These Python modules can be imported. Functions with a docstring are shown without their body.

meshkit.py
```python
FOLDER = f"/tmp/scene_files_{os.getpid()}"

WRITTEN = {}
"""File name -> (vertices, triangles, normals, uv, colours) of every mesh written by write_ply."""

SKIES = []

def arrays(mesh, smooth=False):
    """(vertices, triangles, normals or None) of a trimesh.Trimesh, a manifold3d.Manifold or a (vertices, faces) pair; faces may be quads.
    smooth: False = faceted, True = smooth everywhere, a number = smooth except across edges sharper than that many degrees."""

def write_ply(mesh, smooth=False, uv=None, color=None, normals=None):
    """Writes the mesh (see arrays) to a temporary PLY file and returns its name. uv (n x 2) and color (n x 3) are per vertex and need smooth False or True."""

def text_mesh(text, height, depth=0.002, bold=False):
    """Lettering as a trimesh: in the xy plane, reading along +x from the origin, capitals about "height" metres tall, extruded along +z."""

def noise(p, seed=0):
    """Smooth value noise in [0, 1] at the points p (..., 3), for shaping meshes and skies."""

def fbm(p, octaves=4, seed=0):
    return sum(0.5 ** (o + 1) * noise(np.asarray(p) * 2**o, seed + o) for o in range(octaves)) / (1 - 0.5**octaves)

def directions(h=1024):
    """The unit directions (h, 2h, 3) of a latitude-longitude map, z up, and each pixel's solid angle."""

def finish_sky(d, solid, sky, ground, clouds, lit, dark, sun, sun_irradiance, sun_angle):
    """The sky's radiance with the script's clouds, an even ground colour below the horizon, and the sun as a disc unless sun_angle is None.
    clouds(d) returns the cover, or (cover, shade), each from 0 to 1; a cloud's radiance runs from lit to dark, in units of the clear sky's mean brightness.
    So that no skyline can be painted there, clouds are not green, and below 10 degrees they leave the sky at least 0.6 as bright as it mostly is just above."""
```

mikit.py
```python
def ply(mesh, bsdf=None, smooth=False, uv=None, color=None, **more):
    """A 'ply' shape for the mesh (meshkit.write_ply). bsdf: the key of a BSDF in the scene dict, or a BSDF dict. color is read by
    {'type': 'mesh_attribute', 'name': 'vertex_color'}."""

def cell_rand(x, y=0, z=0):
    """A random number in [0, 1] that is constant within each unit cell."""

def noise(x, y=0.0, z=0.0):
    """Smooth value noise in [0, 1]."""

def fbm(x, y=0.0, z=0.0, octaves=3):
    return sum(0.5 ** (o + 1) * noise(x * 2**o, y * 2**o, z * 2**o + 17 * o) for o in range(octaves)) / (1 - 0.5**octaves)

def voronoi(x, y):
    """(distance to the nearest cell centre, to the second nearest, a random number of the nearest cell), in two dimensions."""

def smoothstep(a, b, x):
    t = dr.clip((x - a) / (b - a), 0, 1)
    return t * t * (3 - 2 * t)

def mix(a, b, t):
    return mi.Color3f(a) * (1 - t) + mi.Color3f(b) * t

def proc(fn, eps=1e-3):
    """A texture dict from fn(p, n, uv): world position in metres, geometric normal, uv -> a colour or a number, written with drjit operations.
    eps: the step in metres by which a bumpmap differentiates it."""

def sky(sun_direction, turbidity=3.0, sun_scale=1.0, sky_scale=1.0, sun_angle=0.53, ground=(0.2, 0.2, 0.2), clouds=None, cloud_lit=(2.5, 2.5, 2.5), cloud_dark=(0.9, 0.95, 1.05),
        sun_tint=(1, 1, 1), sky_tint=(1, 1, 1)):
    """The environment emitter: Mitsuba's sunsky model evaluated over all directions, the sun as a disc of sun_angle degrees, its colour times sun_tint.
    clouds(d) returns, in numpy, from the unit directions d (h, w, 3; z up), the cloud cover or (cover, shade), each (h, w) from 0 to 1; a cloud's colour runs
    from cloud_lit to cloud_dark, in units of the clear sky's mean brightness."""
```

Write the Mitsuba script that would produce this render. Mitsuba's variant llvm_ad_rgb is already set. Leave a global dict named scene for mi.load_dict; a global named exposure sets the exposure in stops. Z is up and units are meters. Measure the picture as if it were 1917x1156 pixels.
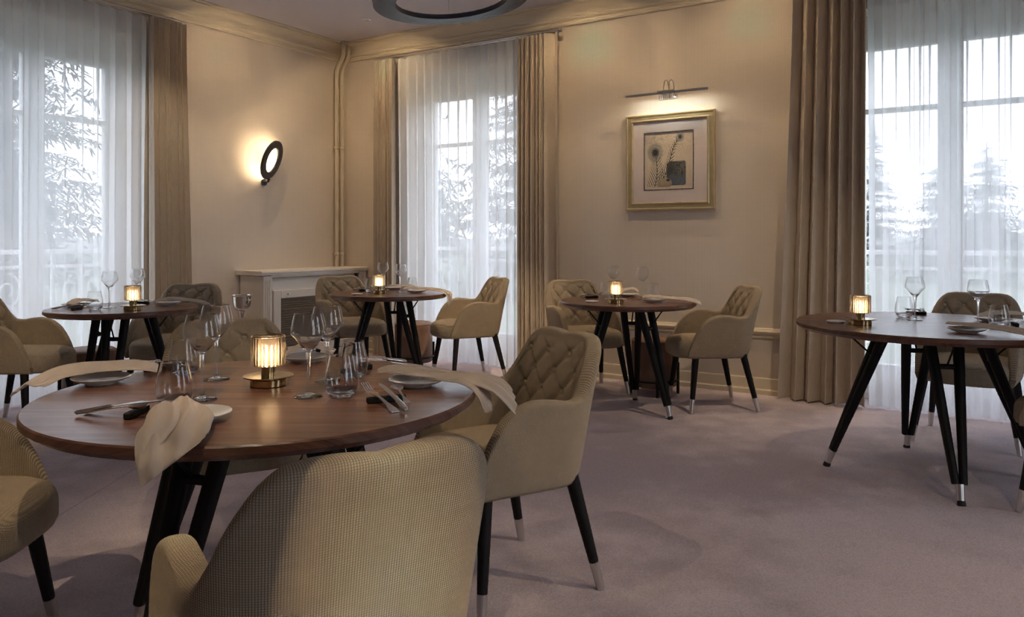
import math, random, sys
import numpy as np, trimesh, shapely
from shapely.geometry import Polygon, Point, LineString, box as sbox
from scipy.interpolate import PchipInterpolator, CubicSpline
import drjit as dr, mitsuba as mi, mikit, meshkit
from mikit import proc, noise, fbm, smoothstep, mix, cell_rand, voronoi
T = mi.ScalarTransform4f
PI = math.pi
rng = random.Random(7)
scene, labels = {}, {}

# ------------------------------------------------------------------ camera, sky, exposure
# room axes: far wall is y = 0 (x to the right), left wall is x = 0, z up, metres
PSI = 0.565
CAM = (5.874, -5.938, 1.18)
scene['camera'] = {'type': 'perspective', 'fov': math.degrees(2*math.atan(958.5/1445)), 'fov_axis': 'x',
    'principal_point_offset_x': 0.0, 'principal_point_offset_y': 132/1156, 'near_clip': 0.05, 'far_clip': 400.0,
    'to_world': T().look_at(origin=list(CAM), target=[CAM[0]-math.sin(PSI), CAM[1]+math.cos(PSI), CAM[2]], up=[0, 0, 1])}
exposure = 0.2

def overcast(d):
    n = meshkit.fbm(d*np.array([3.0, 3.0, 6.0]), 4, 3)
    return np.ones(d.shape[:2]), np.clip((n-.35)*1.2, 0, .6)
scene['sky'] = mikit.sky((-.3, .5, .8), turbidity=6, sun_scale=0.0, sky_scale=21.5, ground=(.25, .26, .25), clouds=overcast,
    cloud_lit=(1.0, 1.075, 1.22), cloud_dark=(.80, .875, 1.03))
SKYGAIN = 1.0
WARM = np.array([1.0, .77, .52])
def spot(key, p, target, power, cutoff=40, beam=20, col=WARM):
    scene[key] = {'type': 'spot', 'to_world': T().look_at(origin=list(p), target=list(target), up=[.3, .9, .1]),
        'intensity': {'type': 'rgb', 'value': [float(c*power) for c in col]}, 'cutoff_angle': float(cutoff), 'beam_width': float(beam)}

# unseen ceiling lamps placed to light walls, chairs and tables: (position on the ceiling, aim, power, cutoff, beam)
UNSEEN_DOWNLIGHTS = [
    ((.9, -.62), (.7, -.02, 1.8), 2.5, 68, 30), ((2.9, -.62), (2.9, -.02, 1.8), 2.5, 68, 30), ((4.3, -.62), (4.1, -.02, 1.8), 2.3, 68, 30),
    ((.62, -1.6), (.02, -1.4, 1.8), 2.0, 68, 30), ((1.15, -2.75), (.1, -2.1, 1.5), 3.0, 24, 12),
    ((6.5, -6.0), (5.06, -4.965, .52), 210.0, 4.2, .1), ((6.4, -6.2), (4.60, -5.10, .60), 60.0, 3.2, .5), ((7.4, -3.4), (4.75, -3.55, .6), 9.0, 12, 3),
    ((5.6, -2.0), (4.2, -.62, .5), 7.0, 24, 8), ((3.9, -2.0), (2.25, -.72, .5), 34.0, 13, 5), ((4.05, -4.75), (4.50, -3.50, .74), 4.0, 10, 3), ((4.9, -5.0), (3.3, -3.95, .72), 6.0, 9, 3),
    ((2.9, -5.4), (.5, -3.6, .5), 14.0, 16, 6), ((7.0, -4.4), (6.2, -3.4, 0), 7.0, 34, 10), ((4.2, -6.9), (3.5, -5.15, .45), 8.0, 18, 6),
    ((5.1, -5.6), (4.1, -4.50, .75), 15.0, 16, 6),
]
GLOW = np.array([1.0, .71, .41])
RING_RADIANCE = 5.0
SCONCE_RADIANCE = 21.0
PICTURE_RADIANCE = 100.0
CANDLE_RADIANCE = 17.0

# ------------------------------------------------------------------ helpers
def ply(m, bsdf, smooth=False, **k): return mikit.ply(m, 'mat_'+bsdf, smooth, **k)
def numbered(name):
    if name not in _used:
        _used.add(name); return name
    i = 1
    while f'{name}_{i:03d}' in _used: i += 1
    _used.add(f'{name}_{i:03d}'); return f'{name}_{i:03d}'
_used = set()
def child(parent, name): return numbered(parent+'__'+name)
def put(key, shape, M=None):
    s = dict(shape)
    if M is not None: s['to_world'] = M if 'to_world' not in s else M @ s['to_world']
    scene[key] = s
    return key
def tag(key, label=None, cat=None, group=None, kind=None):
    d = labels.setdefault(key, {})
    for k, v in (('label', label), ('category', cat), ('group', group), ('kind', kind)):
        if v: d[k] = v
    return key
def place(x=0, y=0, z=0, az=0): return T().translate([float(x), float(y), float(z)]).rotate([0, 0, 1], float(az))
def structure(name, shape, label, M=None):
    k = numbered(name); put(k, shape, M); return tag(k, label, kind='structure')

def grid_faces(n, m, wrap_n=False, wrap_m=False):
    i, j = np.meshgrid(np.arange(n if wrap_n else n-1), np.arange(m if wrap_m else m-1), indexing='ij')
    a = i*m+j; b = ((i+1) % n)*m+j; c = ((i+1) % n)*m+(j+1) % m; d = i*m+(j+1) % m
    return np.concatenate([np.stack([a, b, c], -1).reshape(-1, 3), np.stack([a, c, d], -1).reshape(-1, 3)])
def mesh(v, f): return trimesh.Trimesh(np.asarray(v, float), np.asarray(f, int), process=False)
def clean(m):
    m.merge_vertices(); m.update_faces(m.nondegenerate_faces()); m.remove_unreferenced_vertices(); return m
def join(*ms):
    ms = [m for x in ms for m in (x if isinstance(x, (list, tuple)) else [x])]
    return trimesh.util.concatenate(ms)
def moved(m, x=0, y=0, z=0, rx=0, ry=0, rz=0):
    m = m.copy(); R = trimesh.transformations.euler_matrix(math.radians(rx), math.radians(ry), math.radians(rz)); R[:3, 3] = (x, y, z)
    m.apply_transform(R); return m
def outward(m):
    if m.is_watertight and m.volume < 0: m.invert()
    return m
def lathe(prof, n=48):
    """closed solid of revolution from a profile that starts and ends on the axis, or an open sheet"""
    prof = np.array(prof, float); a = np.linspace(0, 2*PI, n, endpoint=False)
    v = np.stack([prof[:, None, 0]*np.cos(a), prof[:, None, 0]*np.sin(a), np.repeat(prof[:, 1:2], n, 1)], -1).reshape(-1, 3)
    m = clean(mesh(v, grid_faces(len(prof), n, wrap_m=True)))
    return outward(m)
def smoothprof(pts, n=24):
    p = np.array(pts, float); t = np.r_[0, np.cumsum(np.linalg.norm(np.diff(p, axis=0), axis=1))]
    return np.column_stack([PchipInterpolator(t, p[:, k])(np.linspace(0, t[-1], n)) for k in (0, 1)])
def tube(pts, r, n=10, closed=False):
    p = np.array(pts, float); r = np.broadcast_to(np.asarray(r, float), len(p))
    t = (np.roll(p, -1, 0)-np.roll(p, 1, 0)) if closed else np.gradient(p, axis=0)
    t /= np.linalg.norm(t, axis=1, keepdims=True)+1e-12
    u = np.cross(t[0], [0, 0, 1.0]); u = u if np.linalg.norm(u) > .1 else np.cross(t[0], [1.0, 0, 0]); u /= np.linalg.norm(u)
    a = np.linspace(0, 2*PI, n, endpoint=False); rings = []
    for k in range(len(p)):
        u = u-t[k]*(u@t[k]); u /= np.linalg.norm(u); w = np.cross(t[k], u)
        rings.append(p[k]+r[k]*(np.cos(a)[:, None]*u+np.sin(a)[:, None]*w))
    v = np.concatenate(rings); f = grid_faces(len(p), n, wrap_n=closed, wrap_m=True)
    if not closed:
        v = np.vstack([v, p[0], p[-1]]); q = np.arange(n); b = (len(p)-1)*n
        f = np.vstack([f, np.stack([(q+1) % n, q, q*0+len(v)-2], 1)[:, ::-1], np.stack([b+q, b+(q+1) % n, q*0+len(v)-1], 1)[:, ::-1]])
    m = mesh(v, f); trimesh.repair.fix_normals(m); return m
def hull(p): return trimesh.convex.convex_hull(np.asarray(p, float))
def cbox(lo, hi, b=.003):
    lo, hi = np.array(lo, float), np.array(hi, float); p = []
    for s in np.ndindex(2, 2, 2):
        c = np.where(np.array(s) == 0, lo, hi); d = np.where(np.array(s) == 0, 1, -1)*b
        for k in range(3):
            q = c+d; q[k] = c[k]; p.append(q)
    return hull(p)
def extrude(poly, h): return trimesh.creation.extrude_polygon(poly, h, engine='earcut')
def sweep_line(prof, L):
    """prof: polygon points (y, z); extruded along x from 0 to L"""
    m = extrude(Polygon(prof), L)                 # (u, v, w): u=y, v=z, w=x
    m.vertices = m.vertices[:, [2, 0, 1]]; return outward(m)
def rgb(*c): return {'type': 'rgb', 'value': list(map(float, c))}
def lamp(r, col=WARM): return {'type': 'area', 'radiance': rgb(*(r*np.asarray(col)))}
def principled(col, rough=.6, **k):
    return {'type': 'twosided', 'b': {'type': 'principled', 'base_color': rgb(*col) if not isinstance(col, dict) else col, 'roughness': rough, **k}}
def bumped(b, fn, scale=1.0, eps=1e-3):
    return {'type': 'twosided', 'b': {'type': 'bumpmap', 'arbitrary': proc(fn, eps), 'scale': scale, 'bsdf': b['b']}}

# ------------------------------------------------------------------ materials
def carpet_fn(p, n, uv):
    big = fbm(p.x*1.1, p.y*1.1, 3.0, 4); mid = fbm(p.x*7, p.y*7, 1.0, 3); fine = noise(p.x*260, p.y*260)
    c = mix((.37, .312, .335), (.525, .452, .478), smoothstep(.32, .68, big*.7+mid*.3))
    seam = dr.abs((p.x-3.15)*.84+(p.y+5.22)*.54)
    k = (1-.45*(1-smoothstep(.0012, .003, seam)))*(.86+.28*fine)
    return c*k
def wall_fn(p, n, uv):
    c = mix((.60, .535, .46), (.64, .575, .50), fbm(p.x*2, p.y*2, p.z*2, 3))
    lin = noise((p.x+p.y)*420, 0, 0)*.5+noise(0, 5.5, p.z*420)*.5
    return c*(.95+.1*lin)
def wood_fn(p, n, uv):
    w = fbm(uv.x*3, uv.y*60, 0, 3); pore = noise(uv.x*16, uv.y*380); band = noise(uv.x*.8, uv.y*16, 9)
    c = mix((.080, .034, .021), (.132, .061, .037), smoothstep(.2, .8, w*.7+band*.3))
    return c*(.80+.36*pore)
def weave_fn(p, n, uv):
    u, v = uv.x/.0043, uv.y/.0043
    row = dr.floor(v)
    fu = u-dr.floor(u); fv = v-row
    warp = smoothstep(.10, .35, fu)*(1-smoothstep(.65, .92, fu)); weft = .25+.75*smoothstep(.08, .3, fv)*(1-smoothstep(.7, .95, fv))
    k = warp*weft
    slub = noise(dr.floor(u)*.61+3, v*.06)*.5+noise(u*.06, row*.73+7)*.5
    fine = noise(uv.x*1900, uv.y*1900)
    c = mix((.19, .145, .09), (.50, .418, .315), k*(.72+.5*slub)*(.8+.3*fine))
    return c
def weave_h(p, n, uv):
    u, v = uv.x/.0043, uv.y/.0043
    fu = u-dr.floor(u); fv = v-dr.floor(v)
    return smoothstep(0, .4, fu)*(1-smoothstep(.6, 1, fu))*smoothstep(0, .4, fv)*(1-smoothstep(.6, 1, fv))
def drape_fn(p, n, uv):
    return mix((.52, .45, .37), (.58, .51, .42), noise(uv.x*900, uv.y*60))
def leather_fn(p, n, uv):
    return mix((.125, .068, .042), (.19, .11, .072), fbm(p.x*14, p.y*14, p.z*14, 3))
def gold_fn(p, n, uv):
    return mix((.55, .44, .25), (.76, .64, .41), noise(p.x*300, p.y*30, p.z*300)*.6+noise(p.x*30, p.y, p.z*30)*.4)
def mesh_fn(p, n, uv):
    a = p.z*52; f = a-dr.floor(a)
    return mix((.13, .105, .08), (.20, .165, .125), smoothstep(.2, .5, f)*(1-smoothstep(.7, .95, f)))
def art_fn(p, n, uv):
    x, y = uv.x, uv.y
    paper = mix((.62, .53, .42), (.72, .63, .51), noise(x*40, y*40)*.5+noise(x*160, y*160)*.5)
    swirl = dr.abs(dr.sin(28*fbm(x*3.2, y*3.2, 2, 3)+9*y)); paper = paper*(1-.22*smoothstep(.93, 1.0, swirl)*smoothstep(.55, .7, y))
    c = paper
    def over(c, col, k): return c*(1-k)+mi.Color3f(col)*k
    # dark rounded block with a mottled animal-skin print
    bx, by = dr.abs(x-.655)-.155, dr.abs(y-.275)-.17
    d = dr.sqrt(dr.square(dr.maximum(bx, 0))+dr.square(dr.maximum(by, 0)))-.04
    v1, v2, vr = voronoi(x*22, y*22)
    dark = mix((.025, .03, .038), (.20, .20, .17), smoothstep(.22, .34, v1)*(1-smoothstep(.40, .55, v1))*smoothstep(.45, .8, x)+.3*fbm(x*9, y*9, 4, 3))
    dark = mix(dark, (.10, .14, .19), smoothstep(.14, .05, dr.abs(y-.15))*.7)
    disc = dr.sqrt(dr.square(x-.60)+dr.square(y-.27))-.215
    corner = smoothstep(.0, .03, disc)*smoothstep(.55, .62, y)
    inside = (1-smoothstep(-.006, .006, d))*(1-.85*smoothstep(0, .012, disc)*(1-smoothstep(.62, .68, x)))
    c = over(c, dark, inside)
    # two peacock feathers: a quill each, barbs leaving it, an eye
    def feather(c, x0, y0, x1, y1, w, k0):
        dx, dy = x1-x0, y1-y0; L = math.hypot(dx, dy); ux, uy = dx/L, dy/L
        s = (x-x0)*ux+(y-y0)*uy; t = -(x-x0)*uy+(y-y0)*ux; t = t+.03*dr.sin(s*7)
        on = smoothstep(0, .04, s)*(1-smoothstep(L-.02, L+.03, s))
        width = w*(.85+.35*dr.sin(s*5+1))
        barb = dr.sin((s-dr.abs(t)*1.25)*105+noise(s*8, t*8)*5)
        k = on*(1-smoothstep(width*.6, width, dr.abs(t)))*smoothstep(.25, .85, barb)*k0
        c = over(c, (.05, .055, .05), k)
        c = over(c, (.10, .085, .06), on*(1-smoothstep(.005, .011, dr.abs(t))))
        return c
    c = feather(c, .20, .02, .27, .58, .17, .85)
    c = feather(c, .33, .12, .74, .93, .115, .95)
    def eye(c, ex, ey, r):
        a = dr.atan2(y-ey, x-ex); q = dr.sqrt(dr.square((x-ex)*1.05)+dr.square(y-ey-.015))/r
        q = q*(1+.10*dr.sin(a*31)+.08*noise(a*9, 1))
        c = over(c, (.16, .19, .17), (1-smoothstep(.75, 1.05, q))*(.45+.4*smoothstep(-.4, .6, dr.sin(a*46))))
        c = over(c, (.15, .12, .085), 1-smoothstep(.42, .50, q)); c = over(c, (.02, .03, .045), 1-smoothstep(.27, .33, q))
        return c
    c = eye(c, .225, .635, .19); c = eye(c, .735, .885, .10)
    # pebble
    px, py = (x-.42)/.155, (y-.11)/.092; q = dr.sqrt(dr.square(px)+dr.square(py))
    peb = mix((.30, .235, .16), (.52, .44, .33), fbm(x*14, y*14, 6, 3))*(.75+.25*smoothstep(-.8, .6, py))
    c = over(c, peb, 1-smoothstep(.94, 1.02, q)); c = over(c, (.06, .05, .04), 1-smoothstep(.2, .3, dr.sqrt(dr.square(px-.45)+dr.square(py-.55))))
    edge = dr.minimum(dr.minimum(x, 1-x), dr.minimum(y, 1-y))
    return over(c, (.66, .60, .52), 1-smoothstep(.035, .045, edge))
def lawn_fn(p, n, uv): return mix((.09, .115, .085), (.14, .16, .12), fbm(p.x*.8, p.y*.8, 0, 3))
def brass_plate(): return {'type': 'twosided', 'b': {'type': 'principled', 'base_color': rgb(.56, .43, .22), 'metallic': 1.0, 'roughness': .12}}

M = {
 'carpet': principled(proc(carpet_fn), .95), 'wall_paint': principled(proc(wall_fn), .8), 'ceiling_paint': principled((.56, .535, .575), .85),
 'cornice_paint': principled((.66, .585, .46), .6), 'joinery_paint': principled((.64, .60, .54), .45),
 'window_paint': principled((.78, .80, .82), .4), 'walnut': {'type': 'twosided', 'b': {'type': 'principled', 'base_color': proc(wood_fn), 'roughness': .27, 'specular': .5, 'clearcoat': .6, 'clearcoat_gloss': .82}},
 'black_lacquer': principled((.008, .0075, .0075), .5, specular=.2), 'steel': {'type': 'twosided', 'b': {'type': 'principled', 'base_color': rgb(.66, .64, .62), 'metallic': 1.0, 'roughness': .28}},
 'silver': {'type': 'twosided', 'b': {'type': 'principled', 'base_color': rgb(.78, .74, .68), 'metallic': 1.0, 'roughness': .16}},
 'brass': brass_plate(), 'rubber': principled((.01, .01, .01), .7),
 'tweed': bumped(principled(proc(weave_fn), .95, sheen=.3), weave_h, .0009, 4e-4), 'button_cloth': principled((.36, .30, .21), .9),
 'velvet': principled(proc(drape_fn), .9, sheen=.4), 'linen': principled((.55, .47, .395), .85), 'china': principled((.72, .70, .66), .18, specular=.5),
 'leather': principled(proc(leather_fn), .55), 'gilt': principled(proc(gold_fn), .38, metallic=.75), 'mount_board': principled((.74, .66, .63), .9),
 'art_print': principled(proc(art_fn), .8), 'ring_paint': principled((.018, .022, .034), .38), 'grille_mesh': principled(proc(mesh_fn), .8),
 'gap_shade': principled((.03, .026, .022), .9), 'pipe_paint': principled((.58, .515, .405), .4), 'iron_paint': principled((.86, .87, .88), .5),
 'lawn': principled(proc(lawn_fn), .95), 'bark': principled((.16, .15, .145), .9), 'needles': principled((.10, .12, .115), .9), 'needles_pale': principled((.19, .215, .22), .9),  # the paler needles have the haze of distance in their colour
 'lamp_white': principled((.8, .8, .78), .5), 'picture_backing': principled((.1, .08, .06), .9), 'marble_disc': principled((.70, .68, .66), .25), 'chrome_ring': principled((.5, .5, .5), .3, metallic=1.0), 'pavement': principled((.62, .62, .63), .9),
 'pane_glass': {'type': 'thindielectric', 'int_ior': 1.5}, 'crystal': {'type': 'dielectric', 'int_ior': 1.5, 'ext_ior': 1.0},
 'smoked_glass': {'type': 'dielectric', 'int_ior': 1.45, 'specular_transmittance': rgb(.88, .80, .69)}, 'frosted_glass': {'type': 'mask', 'opacity': .55, 'b': {'type': 'principledthin', 'base_color': rgb(.92, .84, .72), 'roughness': .6, 'diff_trans': 1.2}},
 'sheer': {'type': 'mask', 'opacity': .72, 'b': {'type': 'principledthin', 'base_color': rgb(.93, .94, .95), 'roughness': .9, 'diff_trans': 1.6, 'spec_trans': 0.0}},
}
M['sheer_hem'] = {**M['sheer'], 'opacity': .82}
scene.update({'mat_'+k: v for k, v in M.items()})

# ------------------------------------------------------------------ room shell
X1, Y1, CEIL = 8.3, -8.6, 3.21
FAR_WIN, LEFT_WIN = (1.57, 5.574), (-2.97,)
structure('floor', ply(cbox((-.35, Y1, -.12), (X1, .35, 0), .001), 'carpet'), 'mauve grey carpet floor with a fine seam')
structure('ceiling', ply(cbox((-.35, Y1, CEIL), (X1, .35, CEIL+.15), .001), 'ceiling_paint'), 'plain mauve grey ceiling')
pol = sbox(-.35, 0, X1, CEIL)
for c in FAR_WIN: pol = pol.difference(sbox(c-.67, -.01, c+.67, 2.80))
w = extrude(pol, .35); w.vertices = np.column_stack([w.vertices[:, 0], w.vertices[:, 2], w.vertices[:, 1]]); w.invert()
structure('wall_far', ply(w, 'wall_paint'), 'cream papered far wall with two tall window openings')
pol = sbox(Y1, 0, 0, CEIL)
for c in LEFT_WIN: pol = pol.difference(sbox(c-.67, -.01, c+.67, 2.80))
w = extrude(pol, .35); w.vertices = np.column_stack([-w.vertices[:, 2], w.vertices[:, 0], w.vertices[:, 1]])
structure('wall_left', ply(outward(w), 'wall_paint'), 'cream papered left wall with one tall window opening')
ADDED_RIGHT_WIN, BACK_WIN = (-2.2, -5.2), ()  # right wall windows are added, out of view, for cool fill daylight
pol = sbox(Y1, 0, .35, CEIL)
for c in ADDED_RIGHT_WIN: pol = pol.difference(sbox(c-.67, -.01, c+.67, 2.80))
w = extrude(pol, .3); w.vertices = np.column_stack([X1+w.vertices[:, 2], w.vertices[:, 0], w.vertices[:, 1]])
structure('wall_right', ply(outward(w), 'wall_paint'), 'cream wall on the right beyond the picture edge, with two windows added for fill daylight')
pol = sbox(-.35, 0, X1+.3, CEIL)
for c in BACK_WIN: pol = pol.difference(sbox(c-.67, -.01, c+.67, 2.80))
w = extrude(pol, .3); w.vertices = np.column_stack([w.vertices[:, 0], Y1-w.vertices[:, 2], w.vertices[:, 1]])
structure('wall_back', ply(outward(w), 'wall_paint'), 'cream wall behind the camera')
# cornice profile (out from the wall = negative y)
t = np.linspace(0, PI/2, 9)
prof = [(0, 0), (0, -.185), (-.018, -.185), (-.024, -.178), (-.024, -.166), (-.016, -.158), (-.016, -.146), (-.034, -.138), (-.040, -.128), (-.040, -.118), (-.030, -.112)]
prof += [(-.030-.075*(1-math.cos(a)), -.112+.082*math.sin(a)) for a in t[1:]] + [(-.112, -.03), (-.112, -.018), (-.124, -.012), (-.124, 0)]
corn = sweep_line([(a, b) for a, b in prof], X1)
structure('trim_1', ply(moved(corn, 0, 0, CEIL), 'cornice_paint', 35), 'cream moulded cornice along the top of the far wall')
cl = moved(corn, 0, 0, CEIL, rz=90); cl = moved(sweep_line(prof, -Y1), 0, Y1, CEIL, rz=90); cl.vertices[:, 0] *= 1
structure('trim_2', ply(cl, 'cornice_paint', 35), 'cream moulded cornice along the top of the left wall')
# dado rail and baseboards on the far wall between the windows, and on the left wall
rail = [(0, .424), (-.012, .424), (-.016, .434), (-.012, .440), (-.012, .452), (-.030, .462), (-.034, .474), (-.028, .484), (-.016, .488), (-.012, .497), (0, .501)]
base = [(0, 0), (-.030, 0), (-.030, .032), (-.024, .040), (-.016, .042), (-.016, .112), (-.010, .122), (0, .124)]
def wall_trim(name, prof, spans, label, left=False):
    ms = []
    for a, b in spans:
        s = sweep_line(prof, b-a)
        ms.append(moved(s, 0, a, 0, rz=90) if left else moved(s, a, 0, 0))
    structure(name, ply(join(ms), 'cornice_paint', 35), label)
far_spans = [(0, FAR_WIN[0]-.67), (FAR_WIN[0]+.67, FAR_WIN[1]-.67), (FAR_WIN[1]+.67, X1)]
left_spans = [(Y1, LEFT_WIN[0]-.67), (LEFT_WIN[0]+.67, -1.35)]
wall_trim('trim_3', rail, far_spans, 'cream dado rail moulding along the far wall')
wall_trim('baseboard_far', base, far_spans, 'cream baseboard along the far wall')
wall_trim('baseboard_left', base, left_spans, 'cream baseboard along the left wall', True)

# ------------------------------------------------------------------ windows, railings, curtains
def window(idx, Mw, label):
    k = f'window_{idx}'; _used.add(k); tag(k, label, kind='structure')
    fr = [cbox((-.67, .24, 0), (-.62, .33, 2.8)), cbox((.62, .24, 0), (.67, .33, 2.8)), cbox((-.62, .24, 2.64), (.62, .33, 2.8)), cbox((-.62, .225, 2.71), (.62, .24, 2.80)), cbox((-.62, .24, 0), (.62, .33, .04))]
    put(child(k, 'frame'), ply(join(fr), 'window_paint'), Mw)
    for s in (-1, 1):
        a, b = (-.62, -.004) if s < 0 else (.004, .62)
        o, i = (a, b) if s < 0 else (b, a)
        st = .075 if s < 0 else .075
        sash = [cbox((a, .25, .04), (a+st, .31, 2.64)), cbox((b-st, .25, .04), (b, .31, 2.64)), cbox((a+st, .25, 2.555), (b-st, .31, 2.64)), cbox((a+st, .25, .04), (b-st, .31, .26))]
        sk = child(k, 'sash'); put(sk, ply(join(sash), 'window_paint'), Mw)
        put(child(sk, 'glazing_bar'), ply(cbox((a+st, .255, 2.092), (b-st, .305, 2.128)), 'window_paint'), Mw)
        for z0, z1 in ((.26, 2.092), (2.128, 2.555)):
            q = mesh([(a+st, .28, z0), (b-st, .28, z0), (b-st, .28, z1), (a+st, .28, z1)], [[0, 1, 2], [0, 2, 3]])
            put(child(sk, 'pane'), ply(q, 'pane_glass'), Mw)
        for z in (.5, 1.4, 2.3):
            put(child(sk, 'hinge'), ply(moved(lathe([(0, 0), (.009, 0), (.009, .09), (0, .09)], 10), s*.615, .238, z), 'steel', 40), Mw)
    put(child(k, 'cover_strip'), ply(cbox((-.028, .235, .04), (.028, .25, 2.64), .006), 'window_paint'), Mw)
    h = join(tube([(0, .235, 1.05), (0, .205, 1.05)], .009, 10), tube([(0, .205, 1.05), (.0, .2, 1.0), (0, .205, .94)], .008, 10), cbox((-.015, .228, .96), (.015, .236, 1.14), .003))
    put(child(k, 'handle'), ply(h, 'brass', 40), Mw)
def railing(Mw, label):
    k = numbered('balcony_railing'); tag(k, label, 'railing')
    Y = .46
    for z, hgt in ((1.055, .035), (.945, .022), (.10, .022)):
        put(child(k, 'rail'), ply(cbox((-.72, Y-.018, z), (.72, Y+.018, z+hgt), .004), 'iron_paint'), Mw)
    for x in (-.70, -.235, .235, .70): put(child(k, 'baluster'), ply(cbox((x-.009, Y-.009, 0), (x+.009, Y+.009, 1.06), .002), 'iron_paint'), Mw)
    for c in (-.467, 0, .467):
        for s in (-1, 1):
            a = np.linspace(0, 1, 40); th = a*2.9*PI; r = .13*(1-a*.8)
            pts = np.column_stack([c+s*(.085-.0*a)-s*r*np.sin(th)*.75, np.full(40, Y), .40+.0*a+r*np.cos(th)*1.2+.10])
            put(child(k, 'scroll'), ply(tube(pts, .007, 6), 'iron_paint', True), Mw)
            p2 = np.column_stack([c+s*(.085-r*np.sin(th)*.75), np.full(40, Y), .55+r*np.cos(th)*1.1+.22])
            put(child(k, 'scroll'), ply(tube(p2, .007, 6), 'iron_paint', True), Mw)
        put(child(k, 'scroll_stem'), ply(tube([(c, Y, .12), (c, Y, .945)], .006, 6), 'iron_paint', True), Mw)
def cloth(xf, yf, z0, z1, ns, nz):
    """xf, yf: functions of (t, h): t along the cloth in 0..1, h 0 at the bottom .. 1 at the top"""
    t, h = np.meshgrid(np.linspace(0, 1, ns), np.linspace(0, 1, nz), indexing='ij')
    x, y = xf(t, h), yf(t, h); z = z0+(z1-z0)*h
    arc = np.r_[0, np.cumsum(np.hypot(np.diff(x[:, -1]), np.diff(y[:, -1])))]
    uv = np.stack([np.repeat(arc[:, None], nz, 1), z], -1).reshape(-1, 2)
    return mesh(np.stack([x, y, z], -1).reshape(-1, 3), grid_faces(ns, nz)), uv
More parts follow.
